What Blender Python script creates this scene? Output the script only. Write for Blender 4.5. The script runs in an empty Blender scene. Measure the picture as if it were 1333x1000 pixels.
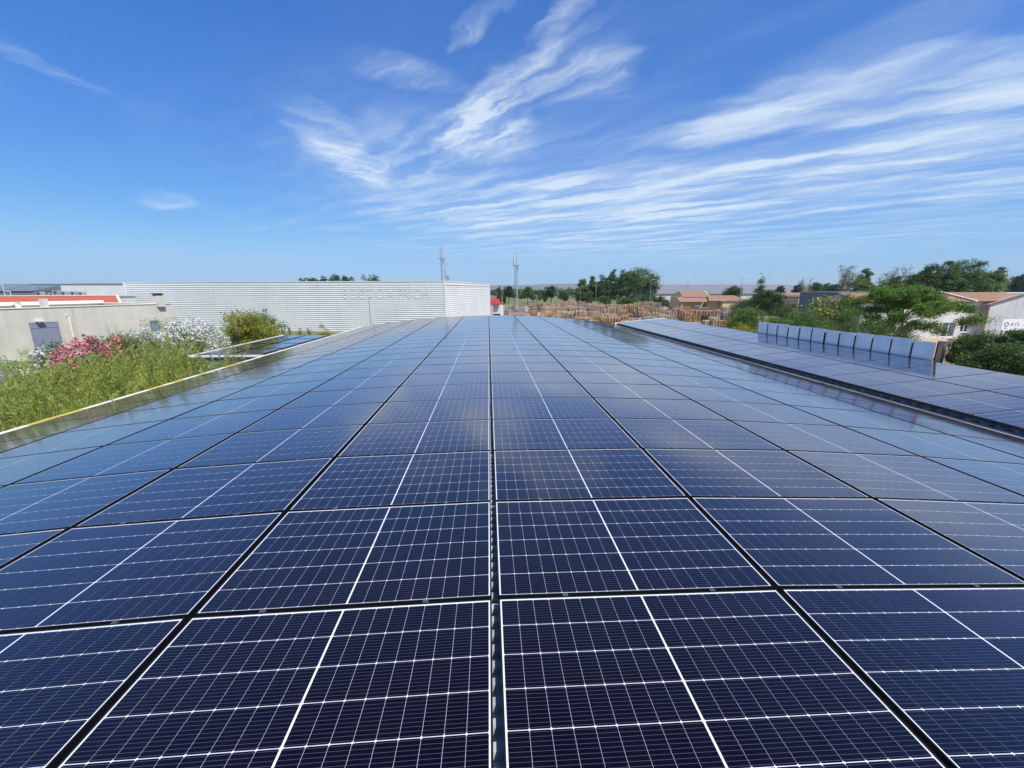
import bpy, math, random
import numpy as np
from mathutils import Vector, Matrix

random.seed(7); RNG = np.random.default_rng(11)
R_ = math.radians
scene = bpy.context.scene
col = scene.collection

# ------------------------------------------------------------------ camera
CAM = Vector((-0.016, -2.105, 1.80)); PITCH = 0.2268; YAW = 0.0565; FPX = 532.24
FWD = Vector((math.sin(YAW)*math.cos(PITCH), math.cos(YAW)*math.cos(PITCH), -math.sin(PITCH)))
RGT = Vector((math.cos(YAW), -math.sin(YAW), 0)); UPV = RGT.cross(FWD)
HOR = Vector((math.sin(YAW), math.cos(YAW), 0))
cd = bpy.data.cameras.new('camera'); cam = bpy.data.objects.new('camera', cd); col.objects.link(cam)
cd.sensor_width = 36; cd.lens = FPX/1333*36; cd.clip_start = 0.05; cd.clip_end = 20000
m = Matrix((RGT, UPV, -FWD)).transposed().to_4x4(); m.translation = CAM
cam.matrix_world = m
scene.camera = cam

# ------------------------------------------------------------------ world, sun, exposure
SUN_EL = R_(57); SUN_AZ = R_(141)          # clockwise from +Y: behind the camera, to its right
w = bpy.data.worlds.new('World'); scene.world = w; w.use_nodes = True
nt = w.node_tree; nt.nodes.clear(); N = nt.nodes.new; L = nt.links.new
def wn(t, **k):
    n = N(t)
    for a, b in k.items(): setattr(n, a, b)
    return n
out = N('ShaderNodeOutputWorld'); bg = N('ShaderNodeBackground'); bg.inputs[1].default_value = 0.1; SKYG = 1/(0.1*1.275)
sky = wn('ShaderNodeTexSky', sky_type='NISHITA', sun_disc=False, sun_elevation=SUN_EL, sun_rotation=SUN_AZ)
sky.altitude = 0; sky.air_density = 1.0; sky.dust_density = 0.25; sky.ozone_density = 4.5
tc = N('ShaderNodeTexCoord'); sep = N('ShaderNodeSeparateXYZ'); L(tc.outputs['Generated'], sep.inputs[0])
def wmath(op, a, b=None, clamp=False):
    n = wn('ShaderNodeMath', operation=op, use_clamp=clamp)
    for i, v in enumerate((a, b)):
        if v is None: continue
        if isinstance(v, (int, float)): n.inputs[i].default_value = v
        else: L(v, n.inputs[i])
    return n.outputs[0]
zc = wmath('MAXIMUM', sep.outputs[2], 0.03)
comb = N('ShaderNodeCombineXYZ'); L(wmath('DIVIDE', sep.outputs[0], zc), comb.inputs[0]); L(wmath('DIVIDE', sep.outputs[1], zc), comb.inputs[1])
PL = comb.outputs[0]                       # coordinates on a level cloud sheet overhead
def wvec(op, a, b):
    n = wn('ShaderNodeVectorMath', operation=op)
    for i, v in enumerate((a, b)):
        if v is None: continue
        if isinstance(v, tuple): n.inputs[i].default_value = v
        else: L(v, n.inputs[i])
    return n
def noise(vec, scale, detail=6, rough=0.6, dist=0.0):
    n = N('ShaderNodeTexNoise'); n.inputs['Scale'].default_value = scale; n.inputs['Detail'].default_value = detail
    n.inputs['Roughness'].default_value = rough; n.inputs['Distortion'].default_value = dist; L(vec, n.inputs['Vector']); return n
def remap(v, a, b, c=0.0, d=1.0, smooth=True):
    n = wn('ShaderNodeMapRange', interpolation_type='SMOOTHSTEP' if smooth else 'LINEAR'); L(v, n.inputs[0])
    for i, q in enumerate((a, b, c, d)): n.inputs[i+1].default_value = q
    return n.outputs[0]
# warp of the sheet, so that wisps curl
wp = noise(PL, 1.1, 4, 0.55)
warp = wvec('ADD', PL, wvec('MULTIPLY', wvec('SUBTRACT', wp.outputs['Color'], (0.5, 0.5, 0.5)).outputs[0], (0.55, 0.55, 0)).outputs[0]).outputs[0]
wp2 = noise(PL, 5.0, 3, 0.6)
warp2 = wvec('ADD', warp, wvec('MULTIPLY', wvec('SUBTRACT', wp2.outputs['Color'], (0.5, 0.5, 0.5)).outputs[0], (0.15, 0.15, 0)).outputs[0]).outputs[0]
CLOUDS = [  # centre, half axis, half width (on the cloud sheet), strength
    (0.117, 2.493, 0.341, -0.598, 0.109, 0.246, 0.85, 0),
    (0.029, 3.008, 0.253, -0.083, 0.023, 0.507, 0.80, 0),
    (-1.055, 3.651, 0.017, 0.887, -0.200, 0.324, 0.85, 2),
    (-0.667, 3.614, 0.704, -0.385, -0.096, 0.730, 0.50, 0),
    (-0.381, 2.204, 0.221, 0.122, -0.052, 0.146, 0.55, 0),
    (-0.029, 1.816, 0.133, -0.140, 0.024, 0.057, 0.85, 0),
    (0.242, 1.805, 0.091, -0.123, 0.029, 0.046, 0.75, 0),
    (0.523, 2.276, 0.139, -0.205, 0.076, 0.143, 0.60, 0),
    (1.639, 2.383, 0.179, -0.766, 0.239, 0.206, 0.72, 1),
    (2.383, 2.349, 0.562, -0.426, 0.330, 0.253, 0.55, 1),
    (2.796, 3.394, 1.136, -1.158, 0.607, 0.506, 0.52, 1),
    (2.281, 4.864, 3.156, -1.858, 1.194, 1.365, 0.50, 1),
    (1.286, 6.957, 2.760, 1.404, 0.290, 3.427, 0.40, 1),
    (4.073, 9.878, 4.925, -3.715, 4.224, 6.051, 0.50, 1),
    (-2.039, 2.364, 0.014, 0.235, -0.057, 0.048, 0.26, 2),
    (-3.779, 5.372, 0.126, 0.209, -0.415, 0.540, 0.45, 1),
    (2.234, 2.041, 0.248, -0.180, 0.249, 0.181, 0.40, 1),
    (3.545, 2.099, 0.310, -0.421, 0.982, 0.459, 0.50, 1),  # unseen veil right of the frame, added to brighten the right-hand panels' reflection
    (2.162, 1.396, 0.072, -0.246, 0.322, 0.137, 0.45, 1),  # second added veil, higher up and out of view, for the same reflection
]
def fibre(ang, sx, sy, scale):
    mp = wn('ShaderNodeMapping'); mp.inputs['Rotation'].default_value = (0, 0, -ang); mp.inputs['Scale'].default_value = (sx, sy, 1)
    mp2 = wn('ShaderNodeMapping'); mp2.inputs['Rotation'].default_value = (0, 0, -ang); L(warp2, mp2.inputs['Vector'])
    mp.inputs['Rotation'].default_value = (0, 0, 0); L(mp2.outputs[0], mp.inputs['Vector'])
    return noise(mp.outputs[0], scale, 9, 0.58, 0.12).outputs[0]
FIB = [fibre(-1.02, 0.55, 2.6, 2.0), fibre(-0.75, 0.42, 1.5, 1.5), fibre(0.9, 0.6, 2.2, 2.2)]
acc = {0: None, 1: None, 2: None}
for (cx, cy, ax, ay, bx, by, st, fi) in CLOUDS:
    det = ax*by-ay*bx
    d0 = wvec('SUBTRACT', warp2, (cx, cy, 0)).outputs[0]
    s = wvec('DOT_PRODUCT', d0, (by/det, -bx/det, 0)).outputs['Value']; t = wvec('DOT_PRODUCT', d0, (-ay/det, ax/det, 0)).outputs['Value']
    r2 = wmath('ADD', wmath('MULTIPLY', s, s), wmath('MULTIPLY', t, t))
    v = remap(r2, 1.9, 0.0, 0.0, st)
    acc[fi] = v if acc[fi] is None else wmath('ADD', acc[fi], v)
tot = None
for fi in acc:
    if acc[fi] is None: continue
    f1 = remap(FIB[fi], *((0.36, 0.78) if fi == 1 else (0.35, 0.76)), 0.0, 1.0)
    v = wmath('MULTIPLY', acc[fi], wmath('ADD', wmath('MULTIPLY', f1, 0.95 if fi == 1 else 1.0), 0.22 if fi == 1 else 0.10))
    tot = v if tot is None else wmath('ADD', tot, v)
# thin general cirrus over the whole sky, also where the camera does not look
gen = wmath('MULTIPLY', remap(noise(PL, 0.35, 3, 0.5).outputs[0], 0.50, 0.75), remap(FIB[1], 0.42, 0.8))
tot = wmath('ADD', tot, wmath('MULTIPLY', gen, 0.34))
fade = remap(sep.outputs[2], 0.01, 0.09)
tot = wmath('MULTIPLY', tot, fade, clamp=True)
dens = wmath('MINIMUM', wmath('MULTIPLY', tot, 0.86), 0.82)
# clear Mediterranean air: the sky's own gradient, with the milky horizon of the model held back
hsv = N('ShaderNodeHueSaturation'); hsv.inputs['Saturation'].default_value = 1.22; L(sky.outputs[0], hsv.inputs['Color'])
srgb = N('ShaderNodeSeparateColor'); L(wvec('MULTIPLY', hsv.outputs[0], (0.1274, 0.143, 0.1742)).outputs[0], srgb.inputs[0]); crgb = N('ShaderNodeCombineColor')
def smin(v, lim):
    n = wn('ShaderNodeMath', operation='SMOOTH_MIN'); L(v, n.inputs[0]); n.inputs[1].default_value = lim; n.inputs[2].default_value = lim*.35; return n.outputs[0]
for i, (g_, a_, l_) in enumerate(((0.85, 0.57, 0.36), (0.80, 0.69, 0.62), (0.68, 0.87, 0.93))): L(wmath('MULTIPLY', smin(wmath('MULTIPLY', wmath('POWER', srgb.outputs[i], g_), a_), l_), SKYG), crgb.inputs[i])
skc = crgb.outputs[0]
mix = wn('ShaderNodeMix', data_type='RGBA'); L(dens, mix.inputs[0]); L(skc, mix.inputs[6]); mix.inputs[7].default_value = (6.0, 6.95, 7.8, 1)
L(mix.outputs[2], bg.inputs[0]); L(bg.outputs[0], out.inputs[0])
w.cycles.sampling_method = 'MANUAL'; w.cycles.sample_map_resolution = 512

sd = bpy.data.lights.new('sun', 'SUN'); sun = bpy.data.objects.new('sun', sd); col.objects.link(sun)
sd.energy = 4.5; sd.angle = R_(0.53); sd.color = (1.0, 0.95, 0.87)
sdir = Vector((math.sin(SUN_AZ)*math.cos(SUN_EL), math.cos(SUN_AZ)*math.cos(SUN_EL), math.sin(SUN_EL)))
sun.rotation_euler = sdir.to_track_quat('Z', 'Y').to_euler(); sun.location = (0, 0, 60)
vs = scene.view_settings; vs.view_transform = 'Standard'; vs.look = 'None'; vs.exposure = 0.35; vs.gamma = 1.0; vs.use_curve_mapping = False
cy = scene.cycles; cy.max_bounces = 6; cy.diffuse_bounces = 3; cy.glossy_bounces = 4; cy.transmission_bounces = 4; cy.transparent_max_bounces = 6
cy.caustics_reflective = False; cy.caustics_refractive = False; cy.use_denoising = True; cy.volume_bounces = 0

# ------------------------------------------------------------------ helpers
G = -5.0                                   # ground level; z = 0 is the crest of the panel field
def ray(px, py): return FWD + RGT*((px-666.5)/FPX) + UPV*((500-py)/FPX)
def P(px, py, D):                          # point seen at px, py that lies D metres ahead, measured level
    d = ray(px, py); return CAM + d*(D/d.dot(HOR))
def ground(px, D):
    p = P(px, 377, D); return Vector((p.x, p.y, G))
def lat(px, D): return (P(px, 400, D)-CAM).dot(RGT)
def hz(py, D, px=666): return P(px, py, D).z - G

def thing(name, label, cat, loc=(0, 0, 0), rz=0.0, group=None):
    o = bpy.data.objects.new(name, None); col.objects.link(o); o.empty_display_size = 0.2
    o.location = loc; o.rotation_euler = (0, 0, rz)
    o['label'] = label; o['category'] = cat
    if group: o['group'] = group
    return o
def tag(o, label, cat, group=None):
    o['label'] = label; o['category'] = cat
    if group: o['group'] = group
    return o
def link(name, me, parent=None, kind=None):
    o = bpy.data.objects.new(name, me); col.objects.link(o)
    if parent: o.parent = parent
    if kind: o['kind'] = kind
    return o

class MB:
    def __init__(s): s.v = []; s.f = []; s.uv = None
    def box(s, x0, x1, y0, y1, z0, z1, M=None):
        b = len(s.v)
        pts = [(x0,y0,z0),(x1,y0,z0),(x1,y1,z0),(x0,y1,z0),(x0,y0,z1),(x1,y0,z1),(x1,y1,z1),(x0,y1,z1)]
        if M is not None: pts = [tuple(M @ Vector(p)) for p in pts]
        s.v += pts
        s.f += [(b,b+3,b+2,b+1),(b+4,b+5,b+6,b+7),(b,b+1,b+5,b+4),(b+1,b+2,b+6,b+5),(b+2,b+3,b+7,b+6),(b+3,b,b+4,b+7)]
        return s
    def face(s, *pts):
        b = len(s.v); s.v += [tuple(p) for p in pts]; s.f.append(tuple(range(b, b+len(pts)))); return s
    def prism(s, pts, d):                  # polygon pts (list of Vector) pushed along d
        b = len(s.v); n = len(pts); d = Vector(d)
        s.v += [tuple(Vector(p)) for p in pts] + [tuple(Vector(p)+d) for p in pts]
        s.f.append(tuple(range(b+n-1, b-1, -1))); s.f.append(tuple(range(b+n, b+2*n)))
        for i in range(n): j = (i+1) % n; s.f.append((b+i, b+j, b+n+j, b+n+i))
        return s
    def tube(s, pts, rad, n=6, cap=True):
        pts = [Vector(p) for p in pts]; rads = rad if isinstance(rad, (list, tuple)) else [rad]*len(pts)
        b = len(s.v)
        for i, p in enumerate(pts):
            d = (pts[min(i+1, len(pts)-1)]-pts[max(i-1, 0)]).normalized()
            a = d.cross(Vector((0.31, 0.95, 0.02)) if abs(d.z) > 0.9 else Vector((0, 0, 1))).normalized(); c = d.cross(a)
            for k in range(n):
                t = 2*math.pi*k/n; s.v.append(tuple(p + (a*math.cos(t)+c*math.sin(t))*rads[i]))
        for i in range(len(pts)-1):
            for k in range(n):
                k2 = (k+1) % n; s.f.append((b+i*n+k, b+i*n+k2, b+(i+1)*n+k2, b+(i+1)*n+k))
        if cap:
            s.f.append(tuple(b+k for k in range(n-1, -1, -1))); e = b+(len(pts)-1)*n; s.f.append(tuple(e+k for k in range(n)))
        return s
    def mesh(s, name, mat):
        me = bpy.data.meshes.new(name); me.from_pydata(s.v, [], s.f)
        for q in (mat if isinstance(mat, (list, tuple)) else [mat]): me.materials.append(q)
        me.update(); return me
    def build(s, name, mat, parent=None, kind=None, bevel=0, smooth=False):
        me = s.mesh(name, mat); o = link(name, me, parent, kind)
        if smooth: me.polygons.foreach_set('use_smooth', [True]*len(me.polygons))
        if bevel:
            bv = o.modifiers.new('bevel', 'BEVEL'); bv.width = bevel; bv.segments = 2; bv.limit_method = 'ANGLE'
        return o

def wall(mb, o, u, width, z0, z1, holes=(), reveal=0.14, inward=None):
    # an upright wall from o along u with real openings (a, b, c, d); reveals go along `inward`
    o = Vector(o); u = Vector(u).normalized(); inward = Vector(inward) if inward is not None else Vector((-u.y, u.x, 0))
    xs = sorted({0, width, *[h[0] for h in holes], *[h[1] for h in holes]}); zs = sorted({z0, z1, *[h[2] for h in holes], *[h[3] for h in holes]})
    q = lambda x, z: o + u*x + Vector((0, 0, z))
    for i in range(len(xs)-1):
        for j in range(len(zs)-1):
            xm = (xs[i]+xs[i+1])/2; zm = (zs[j]+zs[j+1])/2
            if any(h[0] < xm < h[1] and h[2] < zm < h[3] for h in holes): continue
            mb.face(q(xs[i], zs[j]), q(xs[i+1], zs[j]), q(xs[i+1], zs[j+1]), q(xs[i], zs[j+1]))
    r = inward*reveal
    for a, b, c, d in holes:
        p = [q(a, c), q(b, c), q(b, d), q(a, d)]
        for k in range(4): p0, p1 = p[k], p[(k+1) % 4]; mb.face(p1, p0, p0+r, p1+r)
def window(parent, o, u, h, frame_mat, glass_mat, mull=1, inward=None, depth=0.10, fw=0.07):
    o = Vector(o); u = Vector(u).normalized(); inw = Vector(inward) if inward is not None else Vector((-u.y, u.x, 0))
    M = Matrix(((u.x, inw.x, 0, o.x), (u.y, inw.y, 0, o.y), (0, 0, 1, o.z), (0, 0, 0, 1)))
    a, b, c, d = h; f = MB()
    f.box(a, a+fw, depth-.03, depth+.05, c, d, M); f.box(b-fw, b, depth-.03, depth+.05, c, d, M)
    f.box(a+fw, b-fw, depth-.03, depth+.05, c, c+fw, M); f.box(a+fw, b-fw, depth-.03, depth+.05, d-fw, d, M)
    for k in range(mull):
        x = a+(b-a)*(k+1)/(mull+1); f.box(x-fw*.6, x+fw*.6, depth-.035, depth+.045, c+fw, d-fw, M)
    wo = f.build('window', frame_mat, parent)
    n = mull+1
    for k in range(n):
        x0 = a+(b-a)*k/n; x1 = a+(b-a)*(k+1)/n
        MB().box(x0+fw*.5, x1-fw*.5, depth+.012, depth+.022, c+fw*.5, d-fw*.5, M).build('pane', glass_mat, wo)
    MB().box(a-.06, b+.06, -.06, depth-.03, c-.07, c-.002, M).build('sill', frame_mat, wo)
    return wo

# ------------------------------------------------------------------ materials
def nodes(name):
    mt = bpy.data.materials.new(name); mt.use_nodes = True; t = mt.node_tree
    return mt, t, t.nodes['Principled BSDF']
def simple(name, c, rough=0.7, metal=0.0, var=0.12, scale=3.0, bump=0.0, c2=None, spec=0.4, stain=0.0, detail=5):
    mt, t, b = nodes(name); n = t.nodes.new('ShaderNodeTexNoise'); n.inputs['Scale'].default_value = scale; n.inputs['Detail'].default_value = detail
    n.inputs['Roughness'].default_value = 0.65
    g = t.nodes.new('ShaderNodeNewGeometry'); t.links.new(g.outputs['Position'], n.inputs['Vector'])
    r = t.nodes.new('ShaderNodeValToRGB'); t.links.new(n.outputs[0], r.inputs[0])
    r.color_ramp.elements[0].position = 0.3; r.color_ramp.elements[1].position = 0.7
    c2 = c2 or tuple(min(1, x*(1+var)) for x in c); c1 = tuple(x*(1-var) for x in c)
    r.color_ramp.elements[0].color = (*c1, 1); r.color_ramp.elements[1].color = (*c2, 1)
    src = r.outputs[0]
    if stain:                              # run-down streaks on walls
        mp = t.nodes.new('ShaderNodeMapping'); mp.inputs['Scale'].default_value = (2.2, 2.2, 0.16); t.links.new(g.outputs['Position'], mp.inputs[0])
        n2 = t.nodes.new('ShaderNodeTexNoise'); n2.inputs['Scale'].default_value = 1.3; n2.inputs['Detail'].default_value = 6; t.links.new(mp.outputs[0], n2.inputs['Vector'])
        mr = t.nodes.new('ShaderNodeMapRange'); mr.inputs[1].default_value = 0.45; mr.inputs[2].default_value = 0.75; mr.inputs[4].default_value = stain; t.links.new(n2.outputs[0], mr.inputs[0])
        mx = t.nodes.new('ShaderNodeMix'); mx.data_type = 'RGBA'; t.links.new(mr.outputs[0], mx.inputs[0]); t.links.new(src, mx.inputs[6]); mx.inputs[7].default_value = (*[x*0.45 for x in c], 1)
        src = mx.outputs[2]
    t.links.new(src, b.inputs['Base Color']); b.inputs['Roughness'].default_value = rough; b.inputs['Metallic'].default_value = metal
    b.inputs['Specular IOR Level'].default_value = spec
    if bump:
        bp = t.nodes.new('ShaderNodeBump'); bp.inputs['Strength'].default_value = bump; bp.inputs['Distance'].default_value = 0.02; t.links.new(n.outputs[0], bp.inputs['Height']); t.links.new(bp.outputs[0], b.inputs['Normal'])
    return mt
def leafmat(name, cols, trans=0.3, rough=0.55):
    mt, t, b = nodes(name); g = t.nodes.new('ShaderNodeNewGeometry'); r = t.nodes.new('ShaderNodeValToRGB'); cols = [tuple(min(.85, x*(2.0 if max(c) < .4 else 1)) for x in c) for c in cols]
    t.links.new(g.outputs['Random Per Island'], r.inputs[0]); e = r.color_ramp.elements
    e[0].color = (*cols[0], 1); e[1].color = (*cols[-1], 1); e[0].position = 0.05; e[1].position = 0.95
    for k, c in enumerate(cols[1:-1]):
        x = e.new((k+1)/(len(cols)-1)); x.color = (*c, 1)
    oi = t.nodes.new('ShaderNodeObjectInfo'); hs = t.nodes.new('ShaderNodeHueSaturation')
    mr = t.nodes.new('ShaderNodeMapRange'); mr.inputs[3].default_value = 0.8; mr.inputs[4].default_value = 1.2; t.links.new(oi.outputs['Random'], mr.inputs[0])
    t.links.new(mr.outputs[0], hs.inputs['Value']); t.links.new(r.outputs[0], hs.inputs['Color'])
    t.links.new(hs.outputs[0], b.inputs['Base Color']); b.inputs['Roughness'].default_value = rough; b.inputs['Specular IOR Level'].default_value = 0.25
    tr = t.nodes.new('ShaderNodeBsdfTranslucent'); t.links.new(hs.outputs[0], tr.inputs[0]); mx = t.nodes.new('ShaderNodeMixShader'); mx.inputs[0].default_value = trans
    t.links.new(b.outputs[0], mx.inputs[1]); t.links.new(tr.outputs[0], mx.inputs[2]); t.links.new(mx.outputs[0], t.nodes['Material Output'].inputs[0])
    return mt
def glassy(name, base, busbars=False):
    # what lies under the module's front glass, with the glass as its glossy coat
    mt, t, b = nodes(name); b.inputs['Roughness'].default_value = 0.5; b.inputs['Specular IOR Level'].default_value = 0.0
    gl = t.nodes.new('ShaderNodeBsdfGlossy'); gl.inputs['Color'].default_value = (1.0, .965, 1.0, 1); lw = t.nodes.new('ShaderNodeLayerWeight'); lw.inputs[0].default_value = 0.5
    pw = t.nodes.new('ShaderNodeMath'); pw.operation = 'POWER'; t.links.new(lw.outputs['Facing'], pw.inputs[0]); pw.inputs[1].default_value = 2.85
    ma = t.nodes.new('ShaderNodeMath'); ma.operation = 'MULTIPLY_ADD'; t.links.new(pw.outputs[0], ma.inputs[0]); ma.inputs[1].default_value = 0.96; ma.inputs[2].default_value = 0.005
    ms = t.nodes.new('ShaderNodeMixShader'); t.links.new(ma.outputs[0], ms.inputs[0]); t.links.new(b.outputs[0], ms.inputs[1]); t.links.new(gl.outputs[0], ms.inputs[2]); t.links.new(ms.outputs[0], t.nodes['Material Output'].inputs[0])
    ge = t.nodes.new('ShaderNodeNewGeometry')
    nz = t.nodes.new('ShaderNodeTexNoise'); nz.inputs['Scale'].default_value = 1.4; nz.inputs['Detail'].default_value = 6; nz.inputs['Roughness'].default_value = 0.7; t.links.new(ge.outputs['Position'], nz.inputs['Vector'])
    mr = t.nodes.new('ShaderNodeMapRange'); t.links.new(nz.outputs[0], mr.inputs[0]); mr.inputs[1].default_value = 0.3; mr.inputs[2].default_value = 0.75; mr.inputs[3].default_value = 0.085; mr.inputs[4].default_value = 0.135
    t.links.new(mr.outputs[0], gl.inputs['Roughness'])
    src = None
    rgb = t.nodes.new('ShaderNodeRGB'); rgb.outputs[0].default_value = (*base, 1); src = rgb.outputs[0]
    if busbars:
        oi = t.nodes.new('ShaderNodeObjectInfo'); ad = t.nodes.new('ShaderNodeMath'); ad.operation = 'ADD'; t.links.new(oi.outputs['Random'], ad.inputs[0]); t.links.new(ge.outputs['Random Per Island'], ad.inputs[1])
        hs = t.nodes.new('ShaderNodeHueSaturation'); v = t.nodes.new('ShaderNodeMapRange'); v.inputs[2].default_value = 2.0; v.inputs[3].default_value = 0.75; v.inputs[4].default_value = 1.3; t.links.new(ad.outputs[0], v.inputs[0]); t.links.new(v.outputs[0], hs.inputs['Value']); t.links.new(src, hs.inputs['Color']); src = hs.outputs[0]
        uv = t.nodes.new('ShaderNodeUVMap'); sp = t.nodes.new('ShaderNodeSeparateXYZ'); t.links.new(uv.outputs[0], sp.inputs[0])
        def mth(op, a, bb):
            n = t.nodes.new('ShaderNodeMath'); n.operation = op
            for i, q in enumerate((a, bb)):
                if isinstance(q, (int, float)): n.inputs[i].default_value = q
                elif q is not None: t.links.new(q, n.inputs[i])
            return n.outputs[0]
        fr = mth('FRACT', mth('MULTIPLY', sp.outputs[1], 10.0), None); ab = mth('ABSOLUTE', mth('SUBTRACT', fr, 0.5), None)
        ln = t.nodes.new('ShaderNodeMapRange'); ln.inputs[1].default_value = 0.034; ln.inputs[2].default_value = 0.018; t.links.new(ab, ln.inputs[0])
        mx = t.nodes.new('ShaderNodeMix'); mx.data_type = 'RGBA'; t.links.new(ln.outputs[0], mx.inputs[0]); t.links.new(src, mx.inputs[6]); mx.inputs[7].default_value = (0.11, 0.11, 0.14, 1); src = mx.outputs[2]
    # thin dust
    n2 = t.nodes.new('ShaderNodeTexNoise'); n2.inputs['Scale'].default_value = 2.3; n2.inputs['Detail'].default_value = 8; n2.inputs['Roughness'].default_value = 0.72; t.links.new(ge.outputs['Position'], n2.inputs['Vector'])
    m2 = t.nodes.new('ShaderNodeMapRange'); m2.inputs[1].default_value = 0.42; m2.inputs[2].default_value = 0.78; m2.inputs[3].default_value = 0.75; m2.inputs[4].default_value = 1.5; t.links.new(n2.outputs[0], m2.inputs[0])
    mx2 = t.nodes.new('ShaderNodeMix'); mx2.data_type = 'RGBA'
    c1 = t.nodes.new('ShaderNodeMath'); c1.operation = 'SUBTRACT'; c1.inputs[0].default_value = 1.03; t.links.new(lw.outputs['Facing'], c1.inputs[1])
    c2 = t.nodes.new('ShaderNodeMath'); c2.operation = 'POWER'; t.links.new(c1.outputs[0], c2.inputs[0]); c2.inputs[1].default_value = -1.5
    c3 = t.nodes.new('ShaderNodeMath'); c3.operation = 'MULTIPLY'; t.links.new(c2.outputs[0], c3.inputs[0]); c3.inputs[1].default_value = 0.0043
    c4 = t.nodes.new('ShaderNodeMath'); c4.operation = 'MULTIPLY'; c4.use_clamp = True; t.links.new(c3.outputs[0], c4.inputs[0]); t.links.new(m2.outputs[0], c4.inputs[1]); 
    n5 = t.nodes.new('ShaderNodeTexNoise'); n5.inputs['Scale'].default_value = 3.1; n5.inputs['Detail'].default_value = 9; n5.inputs['Roughness'].default_value = 0.75; n5.inputs['Distortion'].default_value = 0.6; t.links.new(ge.outputs['Position'], n5.inputs['Vector'])
    m5 = t.nodes.new('ShaderNodeMapRange'); m5.inputs[1].default_value = 0.66; m5.inputs[2].default_value = 0.84; m5.inputs[3].default_value = 0.0; m5.inputs[4].default_value = 0.07; t.links.new(n5.outputs[0], m5.inputs[0])
    c6 = t.nodes.new('ShaderNodeMath'); c6.operation = 'ADD'; c6.use_clamp = True; t.links.new(c4.outputs[0], c6.inputs[0]); t.links.new(m5.outputs[0], c6.inputs[1]); t.links.new(c6.outputs[0], mx2.inputs[0]); t.links.new(src, mx2.inputs[6]); mx2.inputs[7].default_value = (0.48, 0.46, 0.50, 1)
    t.links.new(mx2.outputs[2], b.inputs['Base Color'])
    return mt

M = {}
M['cell'] = glassy('solar_cell', (0.0007, 0.0005, 0.0058), True)
M['backsheet'] = glassy('white_backsheet', (0.72, 0.74, 0.76))
M['frame'] = simple('black_anodised_frame', (0.012, 0.012, 0.014), 0.38, 0.3, 0.1)
M['alu'] = simple('aluminium', (0.55, 0.56, 0.57), 0.38, 0.8, 0.08)
M['clamp'] = simple('dark_clamp', (0.16, 0.16, 0.17), 0.4, 0.6, 0.1)
M['sheet'] = simple('grey_roof_sheet', (0.40, 0.41, 0.40), 0.55, 0.1, 0.35, 6, bump=0.1)
M['cream'] = simple('cream_trim', (0.72, 0.68, 0.55), 0.55, var=0.10, scale=5)
M['white_trim'] = simple('white_trim', (0.80, 0.79, 0.75), 0.5, var=0.06)
M['yellow'] = simple('yellow_tape', (0.56, 0.42, 0.09), 0.6, var=0.2, scale=9)
M['grey_trim'] = simple('grey_flashing', (0.42, 0.41, 0.40), 0.55, 0.1, 0.15)
M['render_wall'] = simple('pale_render', (0.52, 0.49, 0.43), 0.9, var=0.10, scale=0.6, stain=0.35)
M['beige_wall'] = simple('beige_render', (0.63, 0.585, 0.50), 0.92, var=0.10, scale=0.5, stain=0.22, bump=0.2)
M['white_wall'] = simple('white_render', (0.66, 0.64, 0.60), 0.9, var=0.08, scale=0.5, stain=0.28)
M['grey_gable'] = simple('stained_render', (0.50, 0.50, 0.50), 0.9, var=0.20, scale=0.35, stain=0.35)
M['yellow_wall'] = simple('ochre_render', (0.62, 0.47, 0.26), 0.9, var=0.08, scale=0.5, stain=0.15)
M['tile'] = simple('terracotta_tile', (0.44, 0.25, 0.16), 0.85, var=0.28, scale=2.5)
M['old_tile'] = simple('weathered_tile', (0.34, 0.20, 0.14), 0.88, var=0.35, scale=2.5)
M['red_roof'] = simple('red_roof', (0.42, 0.10, 0.06), 0.7, var=0.12, scale=1.0)
M['clad'] = simple('white_cladding', (0.74, 0.75, 0.71), 0.5, 0.0, 0.06, 0.3, stain=0.14)
M['clad_dark'] = simple('slate_cladding', (0.16, 0.19, 0.22), 0.6, 0.1, 0.12, 0.6)
M['grey_roof'] = simple('grey_sheet_roof', (0.21, 0.215, 0.23), 0.6, 0.1, 0.12, 0.4)
M['shutter'] = simple('blue_grey_shutter', (0.24, 0.26, 0.33), 0.6, var=0.06)
M['pvc'] = simple('cream_pipe', (0.74, 0.70, 0.58), 0.5, var=0.05)
M['iron'] = simple('dark_iron', (0.10, 0.10, 0.12), 0.6, 0.3, 0.15)
M['galv'] = simple('galvanised_steel', (0.42, 0.44, 0.46), 0.5, 0.5, 0.1)
M['pale_grey'] = simple('pale_grey_plastic', (0.50, 0.51, 0.52), 0.5, var=0.05)
M['white_frame'] = simple('white_pvc', (0.78, 0.78, 0.78), 0.4, var=0.03)
M['glass'] = simple('window_glass', (0.02, 0.03, 0.035), 0.06, 0.0, 0.2, spec=0.6)
M['green_glass'] = simple('door_glass', (0.08, 0.14, 0.13), 0.08, 0.0, 0.2, spec=0.6)
M['fence'] = simple('blue_grey_panel', (0.84, 0.86, 0.88), 0.42, 0.85, 0.10, 2.0, stain=0.12)
M['rust'] = simple('rusty_post', (0.16, 0.045, 0.030), 0.85, 0.1, 0.45, 14)
M['concrete'] = simple('concrete', (0.38, 0.37, 0.34), 0.9, var=0.18, scale=1.5, bump=0.2)
M['bark'] = simple('bark', (0.11, 0.085, 0.06), 0.95, var=0.3, scale=6)
M['pale_bark'] = simple('pale_bark', (0.30, 0.27, 0.23), 0.95, var=0.25, scale=6)
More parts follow.
